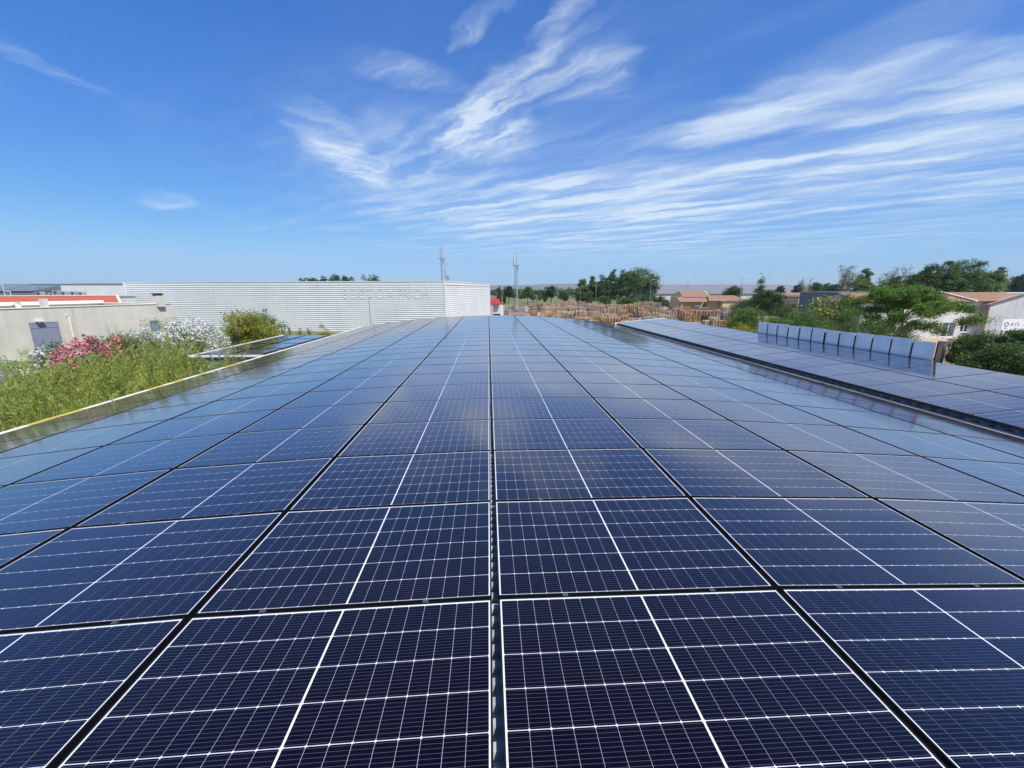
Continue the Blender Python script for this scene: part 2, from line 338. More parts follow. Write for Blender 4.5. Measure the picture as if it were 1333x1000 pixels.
M['red_canvas'] = simple('red_canvas', (0.42, 0.03, 0.04), 0.6, var=0.1)
M['rubber'] = simple('rubber', (0.02, 0.02, 0.02), 0.8)
M['ghost'] = simple('faded_letter', (0.695, 0.705, 0.67), 0.6, var=0.03)
M['ink'] = simple('sign_ink', (0.10, 0.09, 0.14), 0.6)
M['red'] = simple('sign_red', (0.45, 0.03, 0.05), 0.6)

# ------------------------------------------------------------------ the ground and the setting
def ground_mat(name, stops, s1, s2, bump=0.3):
    mt, t, b = nodes(name); g = t.nodes.new('ShaderNodeNewGeometry')
    a = t.nodes.new('ShaderNodeTexNoise'); a.inputs['Scale'].default_value = s1; a.inputs['Detail'].default_value = 8; a.inputs['Roughness'].default_value = 0.6; t.links.new(g.outputs['Position'], a.inputs['Vector'])
    c = t.nodes.new('ShaderNodeTexNoise'); c.inputs['Scale'].default_value = s2; c.inputs['Detail'].default_value = 6; t.links.new(g.outputs['Position'], c.inputs['Vector'])
    mm = t.nodes.new('ShaderNodeMath'); mm.operation = 'MULTIPLY_ADD'; t.links.new(c.outputs[0], mm.inputs[0]); mm.inputs[1].default_value = 0.35
    m3 = t.nodes.new('ShaderNodeMath'); m3.operation = 'MULTIPLY'; m3.inputs[1].default_value = 0.75; t.links.new(a.outputs[0], m3.inputs[0]); t.links.new(m3.outputs[0], mm.inputs[2])
    r = t.nodes.new('ShaderNodeValToRGB'); t.links.new(mm.outputs[0], r.inputs[0]); e = r.color_ramp.elements
    e[0].position = 0.35; e[0].color = (*stops[0], 1); e[1].position = 0.72; e[1].color = (*stops[-1], 1)
    for k, q in enumerate(stops[1:-1]): x = e.new(0.35+0.37*(k+1)/(len(stops)-1)); x.color = (*q, 1)
    t.links.new(r.outputs[0], b.inputs['Base Color']); b.inputs['Roughness'].default_value = 0.95; b.inputs['Specular IOR Level'].default_value = 0.15
    bp = t.nodes.new('ShaderNodeBump'); bp.inputs['Strength'].default_value = bump; bp.inputs['Distance'].default_value = 0.05; t.links.new(c.outputs[0], bp.inputs['Height']); t.links.new(bp.outputs[0], b.inputs['Normal'])
    return mt
M['field'] = ground_mat('dry_field', [(0.09, 0.11, 0.035), (0.15, 0.16, 0.06), (0.26, 0.23, 0.11)], 0.02, 0.7)
M['sand'] = ground_mat('sandy_ground', [(0.30, 0.23, 0.15), (0.40, 0.32, 0.22), (0.47, 0.40, 0.30)], 0.3, 4)
M['yard'] = ground_mat('yard_gravel', [(0.22, 0.18, 0.14), (0.32, 0.27, 0.21), (0.38, 0.34, 0.28)], 0.15, 3)
M['grass'] = ground_mat('short_grass', [(0.07, 0.11, 0.03), (0.13, 0.17, 0.05), (0.20, 0.20, 0.08)], 0.6, 9)
mb = MB(); S = 9000
mb.face((-S, -2000, G), (S, -2000, G), (S, S, G), (-S, S, G)); mb.build('ground', M['field'], kind='structure')
def patch(name, pts, z, mat): MB().face(*[(p.x, p.y, G+z) for p in pts]).build(name, mat, kind='structure')
patch('pallet_yard', [ground(560, 60), ground(1010, 60), ground(1000, 178), ground(600, 178)], 0.004, M['yard'])
patch('sandy_lot', [Vector((14, -10, 0)), Vector((120, -10, 0)), ground(1560, 60), ground(1160, 64), ground(1010, 58), Vector((14, 40, 0))], 0.008, M['sand'])
mb = MB(); mb.box(-60, -12.6, 2, 30, G-.5, -3.4); mb.build('garden_terrace', M['grass'], kind='structure')
# hills along the horizon
hv = []; hf = []; n = 160
for i in range(n+1):
    a = R_(-75 + 150*i/n); c = math.sin(i*0.21)*0.5+math.sin(i*0.083+1)*0.8+math.sin(i*0.57)*0.25
    for r, hgt in ((4200, 0), (4700, 38+9*c), (5600, 58+16*math.sin(i*0.13+2)+10*c), (7000, 0)):
        hv.append((math.sin(a)*r, math.cos(a)*r, G+hgt))
for i in range(n):
    for k in range(3): b = i*4+k; hf.append((b, b+4, b+5, b+1))
me = bpy.data.meshes.new('hills'); me.from_pydata(hv, [], hf); me.materials.append(ground_mat('wooded_hill', [(0.05, 0.07, 0.04), (0.10, 0.11, 0.07), (0.22, 0.20, 0.15)], 0.004, 0.02)); link('hills', me, kind='structure')

# ------------------------------------------------------------------ solar modules
PW, PH, TH = 1.724, 1.134, 0.035; PX, PY = 1.757, 1.154
LIP = 0.008; MAR = 0.008; MID = 0.0095
CW = ((PW-2*(LIP+MAR)-MID)/2)/9; MB_, MT_ = 0.004, 0.009; CH = (PH-2*LIP-MB_-MT_)/6
def frame_mesh():
    f = MB(); a, b = PW/2, PH/2
    for x0, x1, y0, y1 in ((-a, a, -b, -b+LIP), (-a, a, b-LIP, b), (-a, -a+LIP, -b+LIP, b-LIP), (a-LIP, a, -b+LIP, b-LIP)): f.box(x0, x1, y0, y1, -TH, 0.0012)
    return f.mesh('frame', M['frame'])
def cell_pts(cx, cy, gx=0.0012, gy=0.0033, ch=0.0050):
    x, y = CW/2-gx/2, CH/2-gy/2
    return [(cx-x+ch, cy-y), (cx+x-ch, cy-y), (cx+x, cy-y+ch), (cx+x, cy+y-ch), (cx+x-ch, cy+y), (cx-x+ch, cy+y), (cx-x, cy+y-ch), (cx-x, cy-y+ch)]
def cells_mesh(centres, z, name):
    v = []; f = []; uv = []
    for cx, cy in centres:
        p = cell_pts(cx, cy); b = len(v); v += [(x, y, z) for x, y in p] + [(x, y, z-.0006) for x, y in p]; f.append(tuple(range(b, b+8)))
        uv += [((x-cx)/CW+.5, (y-cy)/CH+.5) for x, y in p]
        for k in range(8):
            k2 = (k+1) % 8; f.append((b+k, b+8+k, b+8+k2, b+k2)); uv += [(0, 0)]*4
    me = bpy.data.meshes.new(name); me.from_pydata(v, [], f); me.materials.append(M['cell'])
    l = me.uv_layers.new(name='UVMap'); l.data.foreach_set('uv', [c for q in uv for c in q]); me.update(); return me
CENT = [((-1 if h == 0 else 1)*(MID/2) + (-(k+.5) if h == 0 else (k+.5))*CW, -PH/2+LIP+MB_+(j+.5)*CH) for j in range(6) for h in (0, 1) for k in range(9)]
ME_FRAME = frame_mesh(); ME_CELLS = cells_mesh(CENT, -0.0008, 'cells'); ME_CELL = cells_mesh([(0, 0)], 0.0, 'cell')
ME_BACK = MB().box(-PW/2+LIP, PW/2-LIP, -PH/2+LIP, PH/2-LIP, -0.008, -0.0014).mesh('backsheet', M['backsheet'])
ME_CLAMP = MB().box(-.016, .016, -.0085, .0085, -.02, -.004).box(-.016, .016, -.012, .012, .0022, .0040).box(-.006, .006, -.006, .006, .0040, .008).mesh('clamp', M['clamp'])
ME_JBOX = MB().box(-.12, .12, -.03, .03, -.028, -.009).mesh('junction_box', M['frame'])
def module(loc, rot, label, group, single=False, clamps=True):
    t = thing('solar_panel', label, 'solar panel', loc, 0, group); t.rotation_euler = rot
    link('frame', ME_FRAME, t); bs = link('backsheet', ME_BACK, t)
    if single:
        for cx, cy in CENT:
            c = link('cell', ME_CELL, bs); c.location = (cx, cy, -0.0008)
    else:
        link('cells', ME_CELLS, t, 'stuff')
    if clamps:
        for sx in (-1, 1):
            c = link('clamp', ME_CLAMP, t); c.location = (sx*PW*.27+random.uniform(-.01, .01), -PH/2-.010, 0)
    return t
XC, KA = 0.433, 0.0173
def arch(x): return -(x-XC)**2/2*KA + XC*XC/2*KA
LM = 'dark blue solar panel with white cell grid on the arched main roof'
ROWS = range(-2, 24); NEAR = {-1: range(-2, 2), 0: range(-3, 3), 1: range(-3, 4)}
for c in range(-5, 5):
    LM = {-5: 'solar panel in the column along the yellow-taped left eave of the arched roof', 4: 'solar panel in the column along the grey eave flashing beside the lean-to roof',
          -1: 'solar panel on the carport side of the open gap along the arched roof crest', 0: 'solar panel on the lean-to side of the open gap along the arched roof crest'}.get(c, 'dark blue solar panel inside the arched roof field, %s side of the crest' % ('carport' if c < 0 else 'lean-to'))
    x0, x1 = c*PX, (c+1)*PX; tilt = math.atan2(arch(x1)-arch(x0), PX)
    for r in ROWS:
        near = r in NEAR and c in NEAR[r]
        module(((x0+x1)/2+(.005 if c >= 0 else -.005)+random.uniform(-.002, .002), (r+.5)*PY+random.uniform(-.0015, .0015), (arch(x0)+arch(x1))/2),
               (random.gauss(0, .0011), -tilt+random.gauss(0, .0011), 0), LM, 'solar panels on the arched main roof', near)

# the building below them
Y0, Y1 = -2.6, 27.78
def ribbed(x0, x1, zf, y0, y1, nx, pitch=0.098, h=0.030, dz=0.0):
    prof = []; y = y0
    while y < y1: prof += [(y, 0), (y+pitch*.34, 0), (y+pitch*.46, h), (y+pitch*.86, h)]; y += pitch
    v = [(x0+(x1-x0)*i/nx, a, zf(x0+(x1-x0)*i/nx)+dz+b) for i in range(nx+1) for a, b in prof]; k = len(prof)
    f = [(i*k+j, (i+1)*k+j, (i+1)*k+j+1, i*k+j+1) for i in range(nx) for j in range(k-1)]
    q = MB(); q.v = v; q.f = f; return q
hall = thing('arched_hall', 'long hall with a shallow arched ribbed roof under the main solar field', 'building', (0, 0, G))
def hb(mbx, name, mat, parent=hall, org=(0, 0, G), **k):
    mbx.v = [(a-org[0], b-org[1], c-org[2]) for a, b, c in mbx.v]; return mbx.build(name, mat, parent, **k)
hb(ribbed(-8.86, 8.86, arch, Y0, Y1, 24, h=.034, dz=-.106), 'roof_sheet', M['sheet'])
q = MB(); pts = [Vector((x, Y0+.05, arch(x)-.16)) for x in np.linspace(-8.7, 8.7, 25)]
q.prism([Vector((-8.7, Y0+.05, G))] + [Vector((8.7, Y0+.05, G))] + pts[::-1], (0, Y1-Y0-.1, 0)); hb(q, 'wall', M['render_wall'])
for c in range(-5, 5):
    for s in (.23, .77):
        x = (c+s)*PX; zt = arch(c*PX)*(1-s)+arch((c+1)*PX)*s; hb(MB().box(x-.02, x+.02, Y0+.1, Y1-.02, zt-TH-.046, zt-TH-.004), 'mounting_rail', M['alu'])
y = Y0; k = 0
while y < Y1:                              # cap flashing on the left eave, taped in yellow in places
    ln = random.uniform(.22, .62); e = min(y+ln, Y1); ye = random.random() < .42 and y < 13
    hb(MB().box(-8.925, -8.80, y, e-.004, arch(-8.86)-.055, arch(-8.86)+.012+random.uniform(0, .003)), 'edge_trim', M['yellow'] if ye else M['cream']); y = e; k += 1
hb(MB().prism([Vector((8.83, Y0, arch(8.83)-.012)), Vector((8.97, Y0, arch(8.97)-.016)), Vector((8.97, Y0, arch(8.97)-.13)), Vector((8.83, Y0, arch(8.83)-.13))], (0, Y1-Y0, 0)), 'eave_flashing', M['grey_trim'])
q = MB()
for a, b in zip(np.linspace(-8.79, 8.79, 25)[:-1], np.linspace(-8.79, 8.79, 25)[1:]):
    q.prism([Vector((a, Y1+.002, arch(a)-.10)), Vector((b, Y1+.002, arch(b)-.10)), Vector((b, Y1+.002, arch(b)-.02)), Vector((a, Y1+.002, arch(a)-.02))], (0, .05, 0))
hb(q, 'end_flashing', M['grey_trim'])

# lean-to roof on the right, rising away from the hall
XL, ZL, SL = 9.03, -0.50, 0.0905
lean = lambda x: ZL+(x-XL)*SL
YA, YB = -1.4, 26.7; ang = math.atan(SL)
LR = 'dark blue solar panel on the low sloping roof beside the blue screen'
for c in range(2):
    for r in range(24):
        xm = XL+(c+.5)*PX*math.cos(ang); module((xm, YB-(r+.5)*PY, lean(xm)), (random.gauss(0, .0009), -ang+random.gauss(0, .0009), 0), LR, 'solar panels on the lean-to roof')
shed = thing('lean_to_shed', 'lean-to building with ribbed roof between the arched hall and the blue screen', 'building', (XL, 0, G))
so = (XL, 0, G)
hb(ribbed(XL+.012, 12.55, lean, YA-.1, YB+.05, 6, pitch=.25, h=.035, dz=-.115), 'roof_sheet', M['sheet'], shed, so)
for c in range(2):
    for s in (.23, .77):
        x = XL+(c+s)*PX*math.cos(ang); hb(MB().box(x-.02, x+.02, YA, YB-.02, lean(x)-TH-.044, lean(x)-TH-.004), 'mounting_rail', M['alu'], shed, so)
hb(MB().prism([Vector((XL+.02, YA, G)), Vector((12.48, YA, G)), Vector((12.48, YA, lean(12.48)-.14)), Vector((XL+.02, YA, lean(XL)-.14))], (0, YB-YA, 0)), 'wall', M['render_wall'], shed, so)
hb(MB().prism([Vector((XL-.06, YB+.052, lean(XL)-.12)), Vector((12.58, YB+.052, lean(12.58)-.12)), Vector((12.58, YB+.052, lean(12.58)+.012)), Vector((XL-.06, YB+.052, lean(XL)+.012))], (0, .12, 0)), 'end_trim', M['white_trim'], shed, so)
hb(MB().box(12.50, 12.58, YA, 8.4, lean(12.58)-.11, lean(12.58)-.01), 'edge_trim', M['grey_trim'], shed, so)

# blue screen on rusty posts along the lean-to
scr = thing('panel_screen', 'row of blue-grey sheet panels between rusty posts beside the lean-to roof', 'fence', (12.72, 12.7, G)); fo = (12.72, 12.7, G)
ys = np.linspace(8.78, 16.62, 13)
for i in range(12):
    gp_ = random.uniform(.012, .026); a, b = ys[i]+gp_, ys[i+1]-gp_; tz = .335+random.uniform(-.02, .02); Mx = Matrix.Translation((12.70, (a+b)/2, 0)) @ Matrix.Rotation(random.uniform(-.006, .006), 4, 'X') @ Matrix.Rotation(random.uniform(-.012, .012), 4, 'Z')
    hb(MB().box(-.012, .012, -(b-a)/2, (b-a)/2, -2.3, tz, Mx), 'sheet_panel', M['fence'], scr, fo)
for i, yy in enumerate(ys):
    wd = .045 if i == 6 else .022
    hb(MB().box(12.735, 12.775, yy-wd, yy+wd, G, .30+random.uniform(-.05, .05)).box(12.675, 12.73, yy-wd*.7, yy+wd*.7, -1.4, .27+random.uniform(-.06, .06) if 0 < i < 12 else -1.3), 'post', M['rust'], scr, fo)

# carport with modules, left
cpz = -0.76
car = thing('carport', 'flat carport roofed with solar panels and edged in white beside the hall', 'carport', (-10.5, 18.4, G)); co = (-10.5, 18.4, G)
hb(MB().box(-11.84, -9.06, 14.62, 14.70, cpz-.06, cpz+.012).box(-11.92, -11.845, 14.62, 22.3, cpz-.06, cpz+.012), 'edge_trim', M['white_trim'], car, co)
hb(MB().box(-11.78, -9.10, 14.72, 14.80, cpz-.28, cpz-.07).box(-11.80, -11.72, 14.81, 22.2, cpz-.28, cpz-.07).box(-11.7, -9.1, 22.1, 22.2, cpz-.28, cpz-.07), 'beam', M['grey_trim'], car, co)
hb(ribbed(-11.78, -9.08, lambda x: cpz, 14.82, 22.2, 2, pitch=.25, h=.03, dz=-.105), 'roof_sheet', M['sheet'], car, co)
for x, yy in ((-11.6, 14.9), (-9.3, 14.9), (-11.6, 22.0), (-9.3, 22.0)): hb(MB().box(x-.07, x+.07, yy-.07, yy+.07, G, cpz-.285), 'post', M['white_trim'], car, co)
for c in range(2):
    for r in range(4):
        module((-11.82+.03+(c+.5)*1.154*1.13, 14.74+.01+(r+.5)*1.85, cpz+.005), (0, 0, math.pi/2), 'dark blue solar panel on the flat white-edged carport', 'solar panels on the carport', clamps=False)

# ------------------------------------------------------------------ vegetation builders
def quads(name, mat, C, A, B, extra=None):
    # leaf faces: centre C, half axes A and B (n x 3 arrays), pointed like a leaf
    n = len(C); v = np.empty((n, 4, 3)); v[:, 0] = C-A; v[:, 1] = C+B*0.9; v[:, 2] = C+A; v[:, 3] = C-B*0.9
    me = bpy.data.meshes.new(name); me.vertices.add(n*4); me.vertices.foreach_set('co', v.reshape(-1))
    me.loops.add(n*4); me.loops.foreach_set('vertex_index', np.arange(n*4, dtype=np.int32)); me.polygons.add(n)
    me.polygons.foreach_set('loop_start', np.arange(0, n*4, 4, dtype=np.int32)); me.materials.append(mat); me.update(); me.validate(); return me
def unit(n, up=0.0):
    d = RNG.normal(size=(n, 3)); d[:, 2] += up; return d/np.linalg.norm(d, axis=1)[:, None]
def orient(n, size, aspect, up=0.6, jit=0.35):
    nrm = unit(n, up); a = np.cross(nrm, unit(n)); a /= np.linalg.norm(a, axis=1)[:, None]+1e-9; b = np.cross(nrm, a)
    s = (size*(1+jit*RNG.normal(size=n)).clip(.4, 2))[:, None]; return a*s, b*s*aspect
def crown_points(lobes, n, clumps, cr):
    # lobes: (cx, cy, cz, rx, ry, rz); leaves gather in clumps near the lobes' skins
    lb = np.array(lobes); wgt = (lb[:, 3]*lb[:, 4]*lb[:, 5])**.66; wgt /= wgt.sum()
    li = RNG.choice(len(lb), clumps, p=wgt); d = unit(clumps, 0.15); rr = RNG.uniform(.35, 1.0, clumps)**.5
    cc = lb[li, :3]+d*lb[li, 3:6]*rr[:, None]; cs = cr*RNG.uniform(.55, 1.35, clumps)
    k = RNG.choice(clumps, n, p=cs**2/(cs**2).sum()); off = RNG.normal(size=(n, 3))*np.array([1, 1, .7])*.5
    return cc[k]+off*cs[k][:, None], cc
def tree_meshes(h, wd, style, mat, n=2600, bark=None):
    # a tree of height h and crown width wd, its foot at the origin
    tr = MB(); bark = bark or M['bark']; r = wd/2; tw = max(.09, h*.018) if style != 'twig' else .03
    if style == 'cypress': lobes = [(0, 0, h*(.12+.8*q), r*(1-q)**.7+.05, r*(1-q)**.7+.05, h*.11) for q in np.linspace(0, .98, 9)]; base = .08
    elif style == 'poplar':
        lobes = [(RNG.normal()*r*.22, RNG.normal()*r*.22, h*q, r*s, r*s, h*.19) for q, s in ((.32, .75), (.45, .95), (.58, 1.0), (.70, .85), (.82, .62), (.92, .36))]; base = .2
    elif style == 'round': lobes = [(RNG.normal()*r*.12, RNG.normal()*r*.12, h*.66, r*.8, r*.8, h*.3), (r*.35, 0, h*.55, r*.62, r*.62, h*.2), (-r*.38, .1*r, h*.58, r*.6, r*.6, h*.22), (0, -.3*r, h*.78, r*.55, r*.5, h*.2)]; base = .3
    elif style == 'spread':
        lobes = []
        for k in range(34):                # tiers of foliage pads under one dome
            q = (k+.5)/34; rad = r*.80*math.sqrt(q); a = k*2.4; top_ = .40+.50*math.sqrt(max(0, 1-q*.92)); hh_ = h*(top_-(.07*RNG.uniform(0, 1) if k % 2 else 0))
            lobes.append((rad*math.cos(a), rad*math.sin(a), hh_, r*.27, r*.27, h*.075))
        lobes += [(r*.45*math.cos(a), r*.45*math.sin(a), h*(.40+.04*math.sin(a*3)), r*.3, r*.3, h*.09) for a in np.linspace(0, 5.3, 7)]; base = .25
    elif style == 'bush': lobes = [(r*RNG.uniform(-.55, .55), r*RNG.uniform(-.5, .5), h*RNG.uniform(.35, .70), r*RNG.uniform(.4, .6), r*RNG.uniform(.4, .6), h*RNG.uniform(.2, .3)) for _ in range(6)] + [(0, 0, h*.35, r*.85, r*.8, h*.32)]; base = .06
    elif style == 'sparse': lobes = [(r*RNG.uniform(-.6, .6), r*RNG.uniform(-.5, .5), h*RNG.uniform(.4, .9), r*.42, r*.42, h*.10) for _ in range(8)]; base = .2
    elif style == 'twig': lobes = [(r*RNG.uniform(-.9, .9), r*RNG.uniform(-.4, .4), h*RNG.uniform(.6, .97), r*.1, r*.1, h*.03) for _ in range(9)]; base = .45
    elif style == 'bare': lobes = [(r*RNG.uniform(-.8, .8), r*RNG.uniform(-.6, .6), h*RNG.uniform(.45, .95), r*.3, r*.3, h*.08) for _ in range(16)]; base = .2
    crn = {'spread': .11, 'cypress': .3, 'bare': .2, 'bush': .27}.get(style, .24)*r
    pts, cc = crown_points(lobes, n, {'spread': 150, 'bush': 120, 'sparse': 40, 'cypress': 220}.get(style, 130), crn)
    sz = h/np.percentile(pts[:, 2], 98.8); sx = r/max(.01, np.percentile(np.abs(pts[:, 0]), 99 if style == 'spread' else 96)); sc3 = np.array([sx, sx, sz]); pts = pts*sc3; cc = cc*sc3
    pts[:, 2] = np.maximum(pts[:, 2], .12)
    top = h*.9 if style in ('cypress', 'poplar') else h*.62
    bend = RNG.normal(size=2)*.03*h
    stem = [Vector((bend[0]*q*q, bend[1]*q*q, top*q)) for q in (0, .3, .65, 1)]; tr.tube(stem, [tw*1.25, tw, tw*.7, tw*.28], 7)
    tips = cc[RNG.choice(len(cc), min(len(cc), 26 if style in ('bare', 'sparse', 'spread') else 8 if style == 'twig' else 14), replace=False)]
    for c in tips:
        q = min(.92, max(base, c[2]/h*.72)); s = Vector((bend[0]*q*q, bend[1]*q*q, min(top, h*q)*.95)); e = Vector(c); mdl = s.lerp(e, .55)+Vector((0, 0, -.05*h*.3))
        tr.tube([s, mdl, e], [tw*.42, tw*.26, tw*.08], 5)
        if style in ('bare', 'twig'):
            for _ in range(7 if style == 'bare' else 2):
                d = Vector(unit(1, .9)[0])*h*.16; st = s.lerp(e, RNG.uniform(.4, 1)); tr.tube([st, st+d*.6, st+d+Vector((RNG.normal()*.1, RNG.normal()*.1, .1))], [tw*.12, tw*.08, tw*.03], 4)
    return tr.mesh('trunk', bark), pts
def tree(name, label, cat, px, ytop, wpx, D, style, mat, n=2600, size=None, group=None, bark=None, zb=G, aspect=.55, flowers=None, up=.6):
    p = P(px, ytop, D); h = p.z-zb; wd = wpx*D/546
    t = thing(name, label, cat, (p.x, p.y, zb), 0, group)
    n = int(n*(3.6 if style in ('round', 'poplar') else 2.6 if style not in ('bare', 'sparse', 'twig') else 1.5)); tm, pts = tree_meshes(h, wd, style, mat, n, bark); link('trunk', tm, t)
    size = (size or D*.0021)*.68; 
    a, b = orient(len(pts), size, aspect, up); link('crown', quads('crown', mat, pts, a, b), t)
    if flowers:
        fm, k, fs = flowers; hi = pts[RNG.choice(len(pts), k)]; c = np.array([0, 0, h*.5]); dd = hi-c; hi = c+dd*1.06
        a, b = orient(k, fs, .9, .9); link('blossom', quads('blossom', fm, hi, a, b), t)
    return t
LF = {
 'poplar': leafmat('leaf_poplar', [(.026, .052, .015), (.058, .102, .028), (.10, .150, .042)]),
 'dark': leafmat('leaf_dark', [(.015, .034, .013), (.032, .062, .022), (.058, .095, .030)]),
 'bright': leafmat('leaf_bright', [(.034, .070, .010), (.066, .118, .017), (.115, .175, .028)], .38),
 'mid': leafmat('leaf_mid', [(.030, .060, .014), (.060, .105, .024), (.10, .15, .034)]),
 'olive': leafmat('leaf_olive', [(.06, .075, .04), (.10, .12, .07), (.16, .18, .11)]),
 'silver': leafmat('leaf_silver', [(.075, .09, .05), (.13, .145, .085), (.20, .20, .13)]),
 'yellow': leafmat('leaf_yellow', [(.09, .10, .014), (.17, .155, .025), (.26, .21, .04)], .35),
 'weed': leafmat('leaf_weed', [(.090, .125, .020), (.150, .195, .036), (.225, .255, .058), (.33, .30, .10)], .45),
 'oleander': leafmat('leaf_oleander', [(.030, .058, .018), (.060, .10, .030), (.10, .15, .05)]),
 'hedge': leafmat('leaf_hedge', [(.016, .034, .010), (.036, .066, .017), (.078, .112, .028)]),
 'fl_white': leafmat('petal_white', [(.70, .70, .66), (.82, .82, .78)], .25),
 'fl_pink': leafmat('petal_pink', [(.62, .10, .19), (.72, .20, .30), (.80, .36, .40)], .3),
 'fl_salmon': leafmat('petal_salmon', [(.60, .22, .15), (.72, .36, .26)], .3),
 'fl_cream': leafmat('petal_cream', [(.42, .36, .10), (.60, .52, .22)], .3),
}

# weeds and oleanders along the left eave
TZ = -3.4
def feather(h, stems=52, per=260, spread=.55):
    C = []; A = []; tb = MB()
    for s in range(stems):
        a = RNG.uniform(0, 2*math.pi); sp = spread*RNG.uniform(.1, 1)**.7*h*.42; hh = h*RNG.uniform(.62, 1.0)
        b0 = Vector((math.cos(a)*.18*RNG.uniform(0, 1), math.sin(a)*.18*RNG.uniform(0, 1), 0)); pts = []
        for q in np.linspace(0, 1, 6): pts.append(b0+Vector((math.cos(a)*sp*q**1.6, math.sin(a)*sp*q**1.6, hh*q*(1-.06*q))))
        tb.tube(pts, [.008, .007, .006, .005, .003, .0015], 3, cap=False)
        q = RNG.uniform(.22, 1.0, per)**.8*5; i = np.minimum(q.astype(int), 4); fr = (q-i)[:, None]; pa = np.array(pts)
        c = pa[i]*(1-fr)+pa[i+1]*fr; dirs = unit(per, 1.1); ln = RNG.uniform(.035, .085, per)[:, None]*(1.25-.5*(q/5))[:, None]
        C.append(c+dirs*ln); A.append(dirs*ln)
    C = np.vstack(C); A = np.vstack(A); n = len(C); B = np.cross(A, unit(n)); B /= np.linalg.norm(B, axis=1)[:, None]+1e-9
    return tb.mesh('stems', LF['weed']), quads('foliage', LF['weed'], C, A, B*RNG.uniform(.0045, .009, n)[:, None])
FE = [feather(3.4), feather(3.1, 46, 260, .7), feather(3.6, 56, 240, .45)]
spots = []
for i in range(58):
    yy = RNG.uniform(3.0, 15.6); xx = -RNG.uniform(9.9, 13.6); spots.append((xx, yy))
for i in range(16): spots.append((-9.75-RNG.uniform(0, .35), 3.4+i*.72+RNG.uniform(-.2, .2)))
for i, (xx, yy) in enumerate(spots):
    if yy > 13.6 and xx > -12.2: continue
    topz = -.12+(yy-4)*.064 - max(0, -(xx+12.2))*.12 - (.42 if xx > -10.3 else 0) + RNG.uniform(-.50, .30); st, fo_ = FE[i % 3]; bh = (3.4, 3.1, 3.6)[i % 3]
    if xx > -10.9 and yy < 8: topz -= .1
    sc = (topz-TZ)/bh if xx < -12.6 else (topz-G)/bh
    zb = TZ if xx < -12.6 else G
    t = thing('feathery_shrub', 'feathery yellow-green shrub with thin upright stems along the yellow-taped eave', 'shrub', (xx, yy, zb), RNG.uniform(0, 6.28), 'feathery shrubs along the left eave')
    t.scale = (min(sc, 1.15), min(sc, 1.15), sc); link('stems', st, t); link('foliage', fo_, t)
def oleander(label, px, py, D, wpx, hfrac, fm, nf, zb=TZ, n=4200):
    p = P(px, py, D); h = p.z-zb; wd = wpx*D/546; t = thing('oleander', label, 'shrub', (p.x, p.y, zb))
    tm, pts = tree_meshes(h*.93, wd*.9, 'bush', None, n*2); n = n*2; link('stem', tm, t); ok = pts[:, 2] < h*.99; pts = pts[ok]; n = len(pts)
    up = unit(n, .9); ln = RNG.uniform(.04, .075, n)[:, None]; b = np.cross(up, unit(n)); b /= np.linalg.norm(b, axis=1)[:, None]+1e-9
    link('foliage', quads('foliage', LF['oleander'], pts, up*ln, b*.013), t)
    c0 = np.array([0, 0, h*.42]); ext = np.array([wd*.5, wd*.42, h*.52])
    nf = int(nf*1.9); d = unit(nf, .55); cl = c0+d*ext*RNG.uniform(.86, 1.06, nf)[:, None]
    k = 9; pc = np.repeat(cl, k, 0)+RNG.normal(size=(nf*k, 3))*.045; a, bb = orient(nf*k, .038, .9, .8)
    link('blossom', quads('blossom', fm, pc, a, bb), t); return t
oleander('pink flowering oleander between the feathery shrubs and the grey shutter', 104, 434, 14.5, 88, .9, LF['fl_pink'], 260)
oleander('salmon flowering oleander next to the pink one', 148, 433, 15.4, 50, .9, LF['fl_salmon'], 120)
oleander('small white flowering oleander in front of the balcony railing', 56, 446, 14.8, 46, .9, LF['fl_white'], 110)
oleander('white flowering oleander below the small shuttered window', 188, 426, 16.5, 72, .9, LF['fl_white'], 210)
oleander('large white flowering oleander at the corner of the beige house', 243, 411, 18.5, 98, .9, LF['fl_white'], 420)
tree('yellow_bush', 'yellow-green rounded bush behind the carport panels', 'shrub', 322, 410.5, 58, 23.5, 'bush', LF['yellow'], 15000, .05, zb=TZ, flowers=(LF['bright'], 6500, .04))
tree('dark_bush', 'brown-green bush behind the carport, right of the yellow one', 'shrub', 343, 412, 40, 25.5, 'bush', LF['mid'], 9000, .05, zb=TZ)
tree('dry_bush', 'small straw-yellow bush at the foot of the white warehouse wall', 'shrub', 423, 425, 22, 40, 'bush', LF['yellow'], 3000, .07)
for px, yt in ((368, 425), (376, 424), (390, 427), (402, 426)):
    tree('dry_weed', 'thin dry weed at the foot of the white warehouse wall', 'weed', px, yt, 6, 50, 'sparse', LF['olive'], 220, .05, group='dry weeds by the warehouse')
for px, yt, dd in ((138, 401, 17), (176, 420, 18)):
    tree('bare_shoot', 'bare brown twiggy shoot rising in front of the beige wall', 'plant', px, yt, 22, dd, 'twig', LF['olive'], 60, .02, zb=TZ, group='bare shoots by the beige wall', bark=M['pale_bark'])

